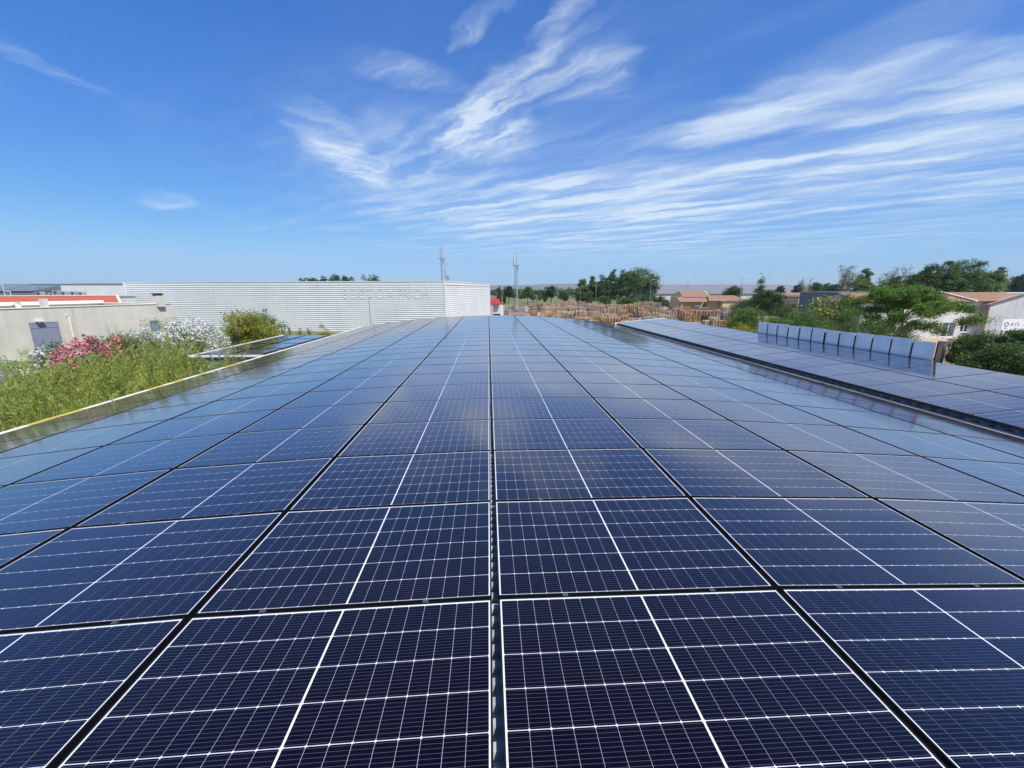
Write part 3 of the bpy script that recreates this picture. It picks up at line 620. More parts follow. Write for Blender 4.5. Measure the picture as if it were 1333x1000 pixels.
# ------------------------------------------------------------------ beige house on the left
o_ = Vector((-37.6, 21.3, 0)); e_ = Vector((-32.05, 41.8, 0)); u_ = (e_-o_).normalized(); Lh = (e_-o_).length
inw = Vector((-u_.y, u_.x, 0)); hrz = math.atan2(u_.y, u_.x)
house = thing('beige_house', 'beige rendered flat-roofed house with grey shutters behind the oleanders', 'house', (o_.x, o_.y, G), hrz)
def along(px, py=430):                    # distance along the wall at which a pixel column meets it
    d = ray(px, py); A = np.array([[d.x, -u_.x], [d.y, -u_.y]]); s = np.linalg.solve(A, np.array([o_.x-CAM.x, o_.y-CAM.y])); return s[1], CAM.z+d.z*s[0]
a0, z0 = along(37, 421); a1, _ = along(76, 421); a2, z2 = along(194, 418); a3, z3 = along(209, 430)
HT = .42-G
holes = [(a0, a1, TZ+.15-G, z0-G), (a2, a3, z3-G-.1, z2-G)]
q = MB(); wall(q, (0, 0, 0), (1, 0, 0), Lh, 0, HT, holes, .12, (0, 1, 0))
q.face((Lh, 0, 0), (Lh, 9, 0), (Lh, 9, HT), (Lh, 0, HT)).face((0, 9, 0), (0, 0, 0), (0, 0, HT), (0, 9, HT)).face((Lh, 9, 0), (0, 9, 0), (0, 9, HT), (Lh, 9, HT)).face((0, 0, HT-.25), (Lh, 0, HT-.25), (Lh, 9, HT-.25), (0, 9, HT-.25))
q.build('wall', M['beige_wall'], house)
MB().box(-.04, Lh+.04, -.05, .28, HT+.001, HT+.07).box(-.04, Lh+.04, 8.7, 9.05, HT+.001, HT+.30).box(Lh-.26, Lh+.04, .285, 8.69, HT+.001, HT+.07).build('parapet_cap', M['white_trim'], house)
am = a0+(a1-a0)*.38
for x0, x1 in ((a0+.01, am-.006), (am+.006, a1-.01)): MB().box(x0, x1, .02, .06, holes[0][2]+.01, holes[0][3]-.01).box(x0+.04, x1-.04, .005, .019, holes[0][3]-.42, holes[0][3]-.36).build('shutter', M['shutter'], house)
s2 = MB().box(a2+.01, a3-.01, .03, .07, holes[1][2]+.01, holes[1][3]-.01).build('shutter', M['shutter'], house)
ad, zd = along(87, 411); ae, ze = along(95, 445)
MB().tube([(ad, .05, zd-G), (ad, -.10, zd-G+.02), (ad+.02, -.16, zd-G-.12), (ad+.02, -.16, 0.2)], .085, 8).build('downpipe', M['pvc'], house)
aj, _ = along(97, 420); MB().box(aj-.02, aj+.02, -.012, -.001, 0.2, HT-.02).build('wall_joint', M['render_wall'], house)
al, zl = along(50, 418); lo = MB().box(al-.22, al+.22, -.25, -.01, zl-G-.04, zl-G+.06).box(al-.05, al+.05, -.12, -.01, zl-G-.2, zl-G-.045).build('wall_lamp', M['white_frame'], house)
# chimneys and dish on its roof
def chimney(px, y0, y1, wpx, D, label, caps):
    p0 = P(px, y1, D); p1 = P(px, y0, D); wd = wpx*D/546; h = p1.z-p0.z
    t = thing('chimney', label, 'chimney', (p0.x, p0.y, .17), hrz)
    MB().box(-wd/2, wd/2, -wd/2, wd/2, 0, p1.z-.17).build('stack', M['beige_wall'], t)
    if caps:
        for k in (-.36, 0, .36): MB().box(k*wd-.06, k*wd+.06, -wd*.4, wd*.4, p1.z-.168, p1.z-.168+.16).build('cowl', M['iron'], t)
        MB().box(-wd*.62, wd*.62, -wd*.5, wd*.5, p1.z-.005, p1.z+.05).build('cap', M['iron'], t)
chimney(207.5, 385, 397, 8.5, 41.0, 'square chimney with dark cowls at the end of the beige house', True)
chimney(59, 389, 402, 6, 34, 'plain tapered chimney on the beige house near the red roof', False)
p = P(24, 397, 33); dish = thing('satellite_dish', 'round cream satellite dish on the beige house roof', 'dish', (p.x, p.y, .17))
q = MB(); rr = .27
for i in range(4):
    for j in range(16):
        r0, r1 = rr*i/4, rr*(i+1)/4; t0, t1 = 2*math.pi*j/16, 2*math.pi*(j+1)/16; zz = lambda r: -(1-(r/rr)**2)*.07
        pt = lambda r, t: (r*math.sin(t), zz(r)*-1-.02, p.z-.17+r*math.cos(t)); q.face(pt(r0, t0), pt(r0, t1), pt(r1, t1), pt(r1, t0))
q.build('reflector', M['cream'], dish); MB().tube([(0, .12, 0), (0, .12, p.z-.17)], .025).build('mast', M['galv'], dish); MB().tube([(0, .05, p.z-.17-rr), (0, -.32, p.z-.2)], .012).box(-.04, .04, -.38, -.30, p.z-.24, p.z-.15).build('feed_arm', M['iron'], dish)
# railing of its landing, and the garden wall
def railing(label, pa, pb, z0, h, n, slope=0.0, group=None):
    pa = Vector(pa); pb = Vector(pb); t = thing('railing', label, 'railing', (pa.x, pa.y, z0), 0, group); d = pb-pa; q = MB()
    s = Vector((0, 0, slope)); MB().tube([(0, 0, h), tuple(d+s+Vector((0, 0, h)))], .025).tube([(0, 0, .1), tuple(d+s+Vector((0, 0, .1)))], .018).build('rail', M['iron'], t)
    for k in range(n+1): c = (d+s)*(k/n); MB().tube([c, c+Vector((0, 0, h))], .013, 5).build('bar', M['iron'], t)
pa, pb = P(44, 455, 30.0), P(63, 455, 31.0); railing('iron railing on the landing before the grey shutter', (pa.x, pa.y, 0), (pb.x, pb.y, 0), pa.z-.95, .95, 8)
pa, pb = P(0, 466, 27.5), P(22, 472, 28.2); railing('sloping iron stair railing at the beige wall', (pa.x-1.5, pa.y-.8, 0), (pb.x, pb.y, 0), pa.z-.85, .95, 16, pb.z-pa.z)
pa, pb = P(-60, 474, 20), P(40, 480, 24); gw = thing('garden_wall', 'low concrete garden wall below the stair railing', 'wall', (pa.x, pa.y, TZ)); d = Vector((pb.x-pa.x, pb.y-pa.y, 0)); nn = Vector((d.y, -d.x, 0)).normalized()*.2
MB().prism([Vector((0, 0, 0)), d, d+Vector((0, 0, pb.z-TZ)), Vector((0, 0, pa.z-TZ))], nn).build('masonry', M['concrete'], gw); MB().prism([nn*-.15+Vector((0, 0, pa.z-TZ+.002)), d-nn*.15+Vector((0, 0, pb.z-TZ+.002)), d-nn*.15+Vector((0, 0, pb.z-TZ+.06)), nn*-.15+Vector((0, 0, pa.z-TZ+.06))], nn*1.3).build('coping', M['concrete'], gw)
p = P(29, 482, 19); vp = thing('vent_pipe', 'cream bent pipe standing among the shrubs by the garden wall', 'pipe', (p.x, p.y, TZ)); MB().tube([(0, 0, 0), (0, 0, p.z-TZ-.1), (-.04, -.03, p.z-TZ), (-.16, -.08, p.z-TZ+.02)], .06, 8).build('pipe', M['pvc'], vp)

# houses and sheds behind it
def along_box(name, label, px0, px1, D0, depth, top, mat, cat='building', roofmat=None, extra=0.0):
    x0, x1 = lat(px0, D0), lat(px1, D0); p = CAM+HOR*D0+RGT*((x0+x1)/2); t = thing(name, label, cat, (p.x, p.y, G), -YAW+extra); wd = (x1-x0)/2
    return t, wd
pr = P(158, 395, 54); t = thing('red_roofed_house', 'low house with a plain red roof behind the beige house', 'house', (pr.x, pr.y, G), -YAW+.80)
z1, z2 = hz(396, 52), hz(386, 57)
MB().box(-34, -.3, 0, 8, 0, z1-.25).build('wall', M['white_wall'], t)
MB().prism([Vector((-34.2, -.3, z1-.24)), Vector((-34.2, 4, z2)), Vector((-34.2, 8.3, z1-.24)), Vector((-34.2, 8.3, z1-.08)), Vector((-34.2, 4, z2+.12)), Vector((-34.2, -.3, z1-.08))], (34, 0, 0)).build('roof', M['red_roof'], t)
MB().box(-34.2, -.2, 3.75, 4.25, z2+.125, z2+.22).prism([Vector((-.199, -.3, z1-.3)), Vector((-.199, 4, z2-.05)), Vector((-.199, 4, z2+.18)), Vector((-.199, -.3, z1))], (.25, 0, 0)).build('ridge_cap', M['cream'], t)
t, wd = along_box('grey_shed', '', -90, 46, 90, 12, 0, None); t['label'] = 'dark grey sheet-metal shed behind the red roof'
z1, z2 = hz(379, 90), hz(369.5, 97)
MB().box(-wd, wd, 0, 16, 0, z1).build('wall', M['grey_roof'], t); MB().prism([Vector((-wd-.1, -.2, z1+.003)), Vector((-wd-.1, 8, z2)), Vector((-wd-.1, 16.2, z1+.003))], (2*wd+.2, 0, 0)).build('roof', M['clad_dark'], t)
for k in range(3): x = -wd*.2+k*wd*.5; MB().box(x-.8, x+.8, 3.0, 3.6, z1+(z2-z1)*.45+.1, z1+(z2-z1)*.45+.16).build('roof_light', M['white_frame'], t)
t, wd = along_box('plant_room', '', 40, 118, 64, 8, 0, None); t['label'] = 'low flat-roofed annex carrying air-conditioning units before the white warehouse'
z1 = hz(386.5, 64)
MB().box(-wd, wd, 0, 8, 0, z1).build('wall', M['white_wall'], t); MB().box(-wd-.15, wd+.15, -.15, 8.15, z1+.002, z1+.18).build('roof_edge', M['beige_wall'], t)
for px, hp in ((57, 5), (73, 3), (79, 6.5), (89, 5), (101, 5), (111, 4.5)):
    x = lat(px, 66); pp = CAM+HOR*66+RGT*x; h = hp*66/546; a = thing('air_conditioner', 'small grey rooftop air-conditioning unit on the low annex', 'air conditioner', (pp.x, pp.y, G+z1+.18), -YAW, 'rooftop units on the annex')
    MB().box(-.42, .42, -.3, .3, .08, h).box(-.4, -.32, -.25, .25, 0, .078).box(.32, .4, -.25, .25, 0, .078).build('casing', M['galv'], a, bevel=.02)
    MB().tube([(0, -.301, h*.55), (0, -.33, h*.55)], min(.26, h*.4), 12).build('fan', M['iron'], a)
for px, yt, dd, lb in ((3, 371, 70, 'thin white street lamp before the grey shed'), (13, 380, 62, 'short white post behind the red roof')):
    p = P(px, yt, dd); t = thing('lamp_post', lb, 'lamp', (p.x, p.y, G)); MB().tube([(0, 0, 0), (0, 0, p.z-G)], [.07, .04]).build('pole', M['white_frame'], t); MB().box(-.5, .05, -.08, .08, p.z-G+.002, p.z-G+.09).build('head', M['white_frame'], t)

# ------------------------------------------------------------------ white warehouse
c0 = CAM+HOR*64+RGT*lat(580, 64); ug = RGT*-.985+HOR*.17; ug = Vector((ug.x, ug.y, 0)).normalized(); rzw = math.atan2(-ug.y, -ug.x)
wh = thing('white_warehouse', 'very large white warehouse clad in horizontal ribbed sheet with faded lettering', 'warehouse', (c0.x, c0.y, G), rzw)
WL, WD, WHt = 59.0, 31, hz(366.8, 64)
prof = []; z = 0.0
while z < WHt-.32: prof += [(z, 0), (z+.12, 0), (z+.16, .036), (z+.28, .036)]; z += .32
prof.append((WHt, 0))
def clad(pt, L_, nu):
    q = MB(); k = len(prof)
    for i in range(nu+1):
        for zz, d in prof: q.v.append(pt(L_*i/nu, d, zz))
    for i in range(nu):
        for j in range(k-1): q.f.append((i*k+j, (i+1)*k+j, (i+1)*k+j+1, i*k+j+1))
    return q
clad(lambda s, d, zz: (-WL+s, -d, zz), WL, 2).build('front_cladding', M['clad'], wh)
clad(lambda s, d, zz: (d, s, zz), WD, 2).build('side_cladding', M['clad'], wh)
q = MB(); q.face((-WL, 0, 0), (-WL, WD, 0), (-WL, WD, WHt), (-WL, 0, WHt)); q.face((-WL, WD, 0), (0, WD, 0), (0, WD, WHt), (-WL, WD, WHt)); q.build('rear_cladding', M['clad'], wh)
MB().box(-WL, 0, 0.1, WD, WHt-.6, WHt-.4).build('roof', M['grey_roof'], wh)
MB().box(-WL-.05, .07, -.07, .3, WHt+.002, WHt+.13).box(-.25, .07, .301, WD, WHt+.002, WHt+.13).build('parapet_cap', M['white_trim'], wh)
MB().box(-.10, .075, -.075, .10, 0, WHt-.002).build('corner_trim', M['white_trim'], wh)
MB().box(-WL-.03, -WL+.18, -.08, .02, 0, WHt-.002).build('corner_trim', M['white_trim'], wh)
def lettering(txt, size, mat, parent, loc, rot, name='lettering', ext=.004, spacing=1.0):
    cu = bpy.data.curves.new('txt', 'FONT'); cu.body = txt; cu.size = size; cu.extrude = ext; cu.space_character = spacing
    tmp = bpy.data.objects.new('txt', cu); col.objects.link(tmp); bpy.context.view_layer.update()
    me = bpy.data.meshes.new_from_object(tmp.evaluated_get(bpy.context.evaluated_depsgraph_get())); bpy.data.objects.remove(tmp); me.materials.clear(); me.materials.append(mat)
    o = link(name, me, parent); o.location = loc; o.rotation_euler = rot; return o
xs = [-(lat(580, 64)-lat(px, 64)) for px in (436, 512, 557)]
lettering('SECTO', 2.0, M['ghost'], wh, (xs[0], -.044, hz(389, 64)), (math.pi/2, 0, 0), spacing=1.25)
lettering('X FRICH', 1.9, M['ghost'], wh, (xs[1]-1.6, -.044, hz(389, 64)), (math.pi/2, 0, 0), spacing=1.0)
t, wd = along_box('white_hall', '', 48, 165, 96, 20, 0, None, 'warehouse'); t['label'] = 'pale sheet-clad hall between the grey shed and the white warehouse'
MB().box(-wd, wd, 0, 20, 0, hz(370.5, 96)).build('wall', M['clad'], t); MB().box(-wd-.1, wd+.1, -.1, 20.1, hz(370.5, 96)+.002, hz(370.5, 96)+.15).build('roof_edge', M['grey_roof'], t)
# lamp in front of it
def street_lamp(label, px, yt, D, arm=.6, side=1, group=None, r=.06):
    p = P(px, yt, D); h = p.z-G; t = thing('street_lamp', label, 'street lamp', (p.x, p.y, G), 0, group)
    MB().tube([(0, 0, 0), (0, 0, h*.5), (0, 0, h)], [r*1.3, r, r*.7], 8).build('pole', M['galv'], t)
    if arm: MB().tube([(0, 0, h-.05), (side*arm*.6, 0, h+.03)], r*.5, 6).build('arm', M['galv'], t); MB().box(min(side*arm*.5, side*arm*1.3), max(side*arm*.5, side*arm*1.3), -.12, .12, h+.02, h+.12).build('lamp_head', M['white_frame'], t)
street_lamp('grey street lamp standing before the white warehouse wall', 480, 387, 48)
street_lamp('thin lamp pole among the trees beyond the pallet yard', 722.5, 379, 180, 0, group=None)
street_lamp('thin lamp pole beside the dark tree beyond the pallet yard', 725.8, 376, 172, 0)
street_lamp('lamp pole at the back of the pallet yard', 755.8, 373, 165, .5)
street_lamp('lamp pole before the gap in the poplars', 776.7, 366, 150, .6)
street_lamp('tall lamp pole at the edge of the tallest poplar', 848, 364, 130, .9)
street_lamp('tall lamp pole with white head beside the terracotta house', 966.6, 360, 95, 1.1, 1)

# ------------------------------------------------------------------ telecom masts
def mast(label, px, yt, D, wpx, ant=3, z_plat=.86):
    p = P(px, yt, D); h = p.z-G; s = wpx*D/546/2; t = thing('telecom_mast', label, 'mast', (p.x, p.y, G), .4); H2 = h*z_plat; q = MB(); n = max(8, int(H2/(s*3.2)))
    legs = [(math.cos(a)*s, math.sin(a)*s) for a in (0.2, 2.3, 4.4)]; wz = lambda z: 1.9-.9*min(1, z/(H2*.35)) if z < H2*.35 else 1.0
    for lx, ly in legs: MB().tube([(lx*wz(z), ly*wz(z), z) for z in (0, H2*.17, H2*.35, H2*.7, H2)], .075, 6).build('leg', M['galv'], t)
    for i in range(n):
        za, zb_ = H2*i/n, H2*(i+1)/n
        for k in range(3):
            a, b = legs[k], legs[(k+1) % 3]; q.tube([(a[0]*wz(za), a[1]*wz(za), za), (b[0]*wz(zb_), b[1]*wz(zb_), zb_)], .04, 4); q.tube([(a[0]*wz(zb_), a[1]*wz(zb_), zb_), (b[0]*wz(zb_), b[1]*wz(zb_), zb_)], .035, 4)
    q.build('bracing', M['galv'], t)
    MB().tube([(0, 0, H2), (0, 0, H2+.18)], s*2.1, 10).build('platform', M['galv'], t); MB().tube([(0, 0, H2+.18), (0, 0, h+.8)], .06, 6).build('spike', M['galv'], t)
    for k in range(ant):
        a = 2*math.pi*k/ant+.3; x, y_ = math.cos(a)*s*1.9, math.sin(a)*s*1.9; MB().box(x-.10, x+.10, y_-.07, y_+.07, H2+.5, h).build('antenna', M['pale_grey'], t)
        MB().tube([(x*.88, y_*.88, H2+.18), (x*.88, y_*.88, h-.2)], .05, 6).build('antenna_pole', M['galv'], t)
mast('tall lattice telecom mast behind the white warehouse', 575, 321, 155, 4.2, 4, .80)
mast('shorter telecom mast beside the tall one behind the warehouse', 581.8, 345, 175, 3.4, 3, .72)
mast('slender lattice telecom mast standing at the pallet yard', 672.3, 331, 118, 4.4, 3, .81)

# red canopy and white cabin at the warehouse corner
p = ground(646.5, 104); t = thing('kiosk', 'white cabin with a sloping red canopy beside the white warehouse', 'cabin', p, -YAW)
zr, zt = hz(394.5, 104), hz(389.5, 104)
MB().box(-.9, .9, 0, .08, .9, zr-.45).box(-.9, -.8, .081, 2, 0, zr-.45).box(.8, .9, .081, 2, 0, zr-.45).box(-.8, .8, 1.9, 2, 0, zr-.45).box(-.79, .79, 0, .08, 0, .35).build('cabin_wall', M['white_wall'], t)
MB().box(-.78, .1, .02, .06, .36, .89).build('window', M['glass'], t); MB().box(1.0, 1.5, .2, 1.8, 0, zr-.6).build('side_box', M['white_frame'], t)
MB().prism([Vector((-1.9, -.9, zr-.40)), Vector((.9, -.9, zr-.40)), Vector((1.0, -.9, zr-.22)), Vector((-1.9, -.9, zr-.22))], (0, .06, 0)).build('valance', M['red_canvas'], t)
MB().prism([Vector((-1.9, -.88, zr-.21)), Vector((1.0, -.88, zr-.21)), Vector((.5, 2.2, zt)), Vector((-1.9, 2.2, zt))], (0, 0, .05)).build('canopy', M['red_canvas'], t)

# ------------------------------------------------------------------ pallet stacks
PAL = {'fresh': ((.52, .33, .18), 'orange-brown'), 'tan': ((.56, .44, .29), 'tan'), 'grey': ((.40, .35, .30), 'grey weathered'), 'dark': ((.10, .075, .065), 'dark brown'), 'pink': ((.54, .38, .28), 'pale reddish')}
def stack_mesh(k, levels, mat, wx=1.2, wy=1.0):
    q = MB(); z = 0
    for i in range(levels):
        ox, oy = random.uniform(-.035, .035), random.uniform(-.035, .035)
        for s in (-.5, 0, .5): q.box(ox+s*wx*.9-.05, ox+s*wx*.9+.05, oy-wy/2, oy+wy/2, z, z+.095)
        for s in (-.42, -.14, .14, .42): q.box(ox-wx/2, ox+wx/2, oy+s*wy-.07, oy+s*wy+.07, z+.096, z+.125)
        z += .146
    return q.mesh('pallets', mat)
SM = {}
for kname, (c, txt) in PAL.items():
    mt = simple('pallet_'+kname, c, .9, var=.30, scale=1.7); SM[kname] = [[(stack_mesh(0, lv, mt, wx_, wy_), lv) for lv in (6, 9, 13, 17)] for wx_, wy_ in ((1.2, 1.0), (1.2, 1.9), (1.9, 1.2))]
cnt = 0; WORD = {6: 'six', 9: 'nine', 13: 'thirteen', 17: 'seventeen'}
rows = [(76, 745, 960), (82, 690, 968), (89, 656, 964), (97, 656, 956), (107, 656, 945), (118, 656, 930), (130, 660, 915), (144, 668, 880), (160, 690, 850)]
for ri, (D, p0, p1) in enumerate(rows):
    px = p0; left = 0; step = 1.27*546/D
    while px < p1 and cnt < 298:
        if left <= 0:
            left = random.randint(1, 4); run = random.choices(list(PAL), (4, 4, 3, 1.3, 3))[0]; lvl = random.choices((0, 1, 2, 3), (2, 4, 4, 2))[0]
            lvl = min(lvl, 1) if D < 80 else (max(lvl, 1) if D > 125 else lvl)
            if random.random() < .45: px += step*random.uniform(.5, 2.2)
        left -= 1; D2 = D+random.uniform(-.15, .15); g = ground(px, D2); fp = random.choices((0, 1, 2), (3, 3, 2))[0]; px += step*.28 if fp == 2 else 0; me, lv = SM[run][fp][max(0, min(3, lvl+random.choices((-1, 0, 1), (2, 4, 2))[0]))]
        t = thing('pallet_stack', 'stack of %s wooden pallets in the storage yard, about %s pallets high' % (PAL[run][1], WORD[lv]), 'pallets', (g.x, g.y, G+.004), random.gauss(-YAW, .13), 'pallet stacks in the storage yard')
        link('pallets', me, t); cnt += 1; px += step*(random.uniform(.97, 1.12)+(.28 if fp == 2 else 0))

# ------------------------------------------------------------------ trees beyond
for px, yt, wp in ((394, 364.5, 14), (406, 364, 15), (421, 362, 10), (436, 361, 13), (449, 362.5, 10), (460, 363.5, 8), (471, 361, 11), (485, 360.5, 15)):
    tree('umbrella_pine', 'dark rounded pine crown showing above the warehouse roof', 'tree', px, yt-1+random.uniform(-1, 1), wp*random.uniform(.9, 1.5), 150, random.choice(['round', 'bush', 'spread']), LF['dark'], 1600, .24, 'pines behind the warehouse')
PO = 'trees behind the pallet yard'
for px, yt, wp, lb, mt, st in ((757, 365, 15, 'leafy poplar at the left end of the tall row behind the pallet yard', 'poplar', 'poplar'), (771, 361, 10, 'narrow pale poplar beside a lamp pole', 'mid', 'poplar'),
        (784, 361, 14, 'dark poplar behind the pallet yard', 'dark', 'poplar'), (795, 353, 13, 'slim tall poplar with a pointed top', 'poplar', 'poplar'), (808, 357, 18, 'dense dark poplar left of the tallest tree', 'dark', 'poplar'),
        (818, 354, 18, 'full green poplar touching the tallest tree', 'poplar', 'poplar'), (833, 351, 34, 'tallest broad poplar of the row', 'poplar', 'round'), (847, 359, 12, 'thin pale tree at the right end of the poplar row', 'olive', 'poplar')):
    tree('poplar_tree', lb, 'tree', px, yt, wp*1.4, 185, st, LF[mt], 3600, .30)
for px, yt, wp, D in ((765, 381, 14, 176), (790, 386, 16, 172), (812, 388, 16, 172), (842, 385, 18, 170), (858, 386, 16, 170), (868, 391, 10, 165), (830, 389, 18, 168)):
    tree('dark_shrub', 'dark green shrub at the foot of the poplars', 'shrub', px, yt, wp, D, 'bush', LF['hedge'], 1500, .28, 'shrubs at the foot of the poplars')
for i in range(34):
    px = 642+i*3.6+random.uniform(-2, 2); D = random.uniform(215, 420); st = random.choice(['round', 'round', 'bush', 'poplar'])
    yt = random.uniform(373.8, 380) if i % 2 else random.uniform(376, 384)
    tree('field_tree', 'small tree in the fields beyond the pallet yard', 'tree', px, yt, random.uniform(6, 11), D, st, LF[random.choice(['poplar', 'dark', 'mid', 'olive'])], 700, .4, 'small trees in the far fields')
for px, yt, wp in ((650, 373, 4.5), (656.5, 374.5, 3)):
    tree('cypress_tree', 'dark narrow cypress left of the slender telecom mast', 'tree', px, yt, wp, 205, 'cypress', LF['dark'], 900, .3, 'cypresses by the mast')
for px, yt, wp, lb in ((662, 373, 10, 'dark tree beside the slender telecom mast'), (687, 374, 15, 'pale green round tree right of the slender telecom mast'), (718, 373, 12, 'dark dense tree beside two thin poles')):
    tree('field_tree', lb, 'tree', px, yt, wp, 200, 'round', LF['mid' if '687' in str(px) else 'dark'], 1500, .3)
# far wood that reads as one mass
n = 26000; aa = RNG.uniform(R_(-62), R_(64), n); dd = RNG.uniform(480, 2200, n); hh = RNG.uniform(0, 1, n)**1.4*(3.5+3.2*np.sin(aa*37)+2.2*np.sin(aa*91+dd*.01)).clip(1.2, 9)
Cw = np.stack([np.sin(aa)*dd, np.cos(aa)*dd, G+hh], 1); a, b = orient(n, 1.6, .8, .4); o = link('far_woodland', quads('far_woodland', LF['dark'], Cw, a*(dd/1000+.35)[:, None], b*(dd/1000+.35)[:, None])); o['kind'] = 'stuff'; tag(o, 'far band of trees and hedges before the hills', 'woodland')

# ------------------------------------------------------------------ far grey-roofed warehouse and small houses, right of centre
t, wd = along_box('grey_roofed_warehouse', '', 852, 1062, 235, 60, 0, None, 'warehouse'); t['label'] = 'long low warehouse with white wall and grey roof behind the terracotta house'
z1, z2 = hz(382.5, 235), hz(370.5, 262)
MB().box(-wd, wd, 0, 54, 0, z1).build('wall', M['white_wall'], t)
MB().prism([Vector((-wd-.5, -.6, z1+.003)), Vector((-wd-.5, 27, z2)), Vector((-wd-.5, 54.6, z1+.003))], (2*wd+1, 0, 0)).build('roof', M['grey_roof'], t)
for k in range(9): x = -wd+(k+.5)*2*wd/9; MB().box(x-.12, x+.12, -.03, -.002, 0, z1-.1).build('wall_joint', M['galv'], t)
p = P(896, 365, 250); t = thing('roof_aerial', 'small aerial above the far grey roof', 'aerial', (p.x, p.y, G+z2-2)); MB().tube([(0, 0, 0), (0, 0, p.z-G-z2+2)], .12).box(-.8, .8, -.05, .05, p.z-G-z2+1.2, p.z-G-z2+1.4).build('mast', M['galv'], t)

def tiles(mbx, a, b, c, d, nu, nv, lift=.05):
    # roof slope a-b (eave), d-c (ridge) built of overlapping rows of rounded tile courses
    a, b, c, d = map(Vector, (a, b, c, d)); nrm = (b-a).cross(d-a).normalized()
    for j in range(nv):
        f0, f1 = j/nv, (j+1.06)/nv
        for i in range(nu):
            g0, g1, gm = i/nu, (i+1)/nu, (i+.5)/nu
            pt = lambda g, f: a.lerp(b, g).lerp(d.lerp(c, g), min(f, 1))
            l0, l1 = nrm*lift*1.3, nrm*lift*.35
            mbx.face(pt(g0, f0)+l0*.4, pt(gm, f0)+l0, pt(gm, f1)+l1+nrm*lift*.3, pt(g0, f1)+l1*.4); mbx.face(pt(gm, f0)+l0, pt(g1, f0)+l0*.4, pt(g1, f1)+l1*.4, pt(gm, f1)+l1+nrm*lift*.3)
    return mbx
# terracotta house
D0 = 124; t, wd = along_box('terracotta_house', '', 880, 966, D0, 10, 0, None, 'house'); t['label'] = 'ochre bungalow with stepped terracotta roofs and a porch beyond the pallets'
cx = (lat(880, D0)+lat(966, D0))/2; X = lambda px: lat(px, D0)-cx
ze, zr1, zr2 = hz(391.5, D0), hz(378.5, D0+5), hz(384.5, D0+5)
q = MB(); xa, xb, xc_ = X(892), X(931), X(965)
holes = [(X(953)-X(933), X(957)-X(933), 1.1, 2.0)]
wall(q, (X(933), -3.2, 0), (1, 0, 0), X(964)-X(933), 0, ze, holes, .15, (0, 1, 0)); q.face((X(933), 6, 0), (X(933), -3.2, 0), (X(933), -3.2, ze), (X(933), 6, ze)); q.face((X(964), -3.2, 0), (X(964), 6, 0), (X(964), 6, ze), (X(964), -3.2, ze))
q.box(X(918), X(932.5), -1.2, 6, 0, ze-.1).box(X(884), X(917.5), .6, 7.5, 0, ze+1.0)
q.build('wall', M['yellow_wall'], t)
window(t, (X(933), -3.2, 0), (1, 0, 0), holes[0], M['white_frame'], M['glass'], 0, (0, 1, 0))
for px in (884, 909): MB().box(X(px)-.15, X(px)+.15, -1.9, -1.6, 0, ze-.35).build('porch_post', M['yellow_wall'], t)
q = MB(); tiles(q, (xa-1, .3, ze+1.0), (xb-1.5, .3, ze+1.0), (xb-1.5, 5, zr1), (xa-.2, 5, zr1), 26, 8, .07); tiles(q, (xb-1.5, 9.6, ze+1.0), (xa-1, 9.6, ze+1.0), (xa-.2, 5, zr1), (xb-1.5, 5, zr1), 20, 6, .07); q.build('main_roof', M['old_tile'], t)
q = MB(); tiles(q, (X(880), -2.3, ze-.3), (X(918), -2.3, ze-.3), (X(918), .4, ze+.85), (X(881), .4, ze+.85), 26, 5, .07); q.build('porch_roof', M['old_tile'], t)
q = MB(); tiles(q, (X(915), -3.6, ze), (X(966), -3.6, ze), (X(957), 1.4, zr2), (X(922), 1.4, zr2), 30, 7, .07); tiles(q, (X(966), 6.2, ze), (X(915), 6.2, ze), (X(922), 1.4, zr2), (X(957), 1.4, zr2), 20, 5, .07)
q.face((X(966), -3.6, ze), (X(966), 6.2, ze), (X(957), 1.4, zr2)); q.build('wing_roof', M['old_tile'], t)
MB().prism([Vector((xb-1.52, .3, ze+1.0)), Vector((xb-1.52, 9.6, ze+1.0)), Vector((xb-1.52, 5, zr1))], (.25, 0, 0)).build('gable', M['yellow_wall'], t)
MB().prism([Vector((xa-1.0, .4, ze+.9)), Vector((xa-1.0, 9.5, ze+.9)), Vector((xa-.3, 5, zr1-.05))], (.1, 0, 0)).build('gable', M['yellow_wall'], t)
# ochre barn with curved gable
D0 = 104; t, wd = along_box('ochre_barn', '', 1038, 1078, D0, 10, 0, None, 'building'); t['label'] = 'ochre barn with shallow curved gable among the trees'
ze, zr = hz(388, D0), hz(382, D0); pts = [Vector((-wd, 0, 0)), Vector((wd, 0, 0)), Vector((wd, 0, ze))] + [Vector((wd*math.cos(a), 0, ze+(zr-ze)*math.sin(a))) for a in np.linspace(.15, math.pi-.15, 9)] + [Vector((-wd, 0, ze))]
MB().prism(pts, (0, 12, 0)).build('wall', M['yellow_wall'], t)
q = MB()
for a, b in zip(pts[2:-1], pts[3:]): q.prism([a+Vector((0, -.2, .003)), b+Vector((0, -.2, .003)), b+Vector((0, -.2, .12)), a+Vector((0, -.2, .12))], (0, 12.4, 0))
q.build('roof', M['old_tile'], t); MB().box(-.35, .1, -.03, -.002, ze-.9, ze-.3).build('window', M['glass'], t)
t, wd = along_box('flat_white_shed', '', 1003, 1046, 112, 10, 0, None, 'building'); t['label'] = 'low shed with a bright white roof beside the ochre barn'
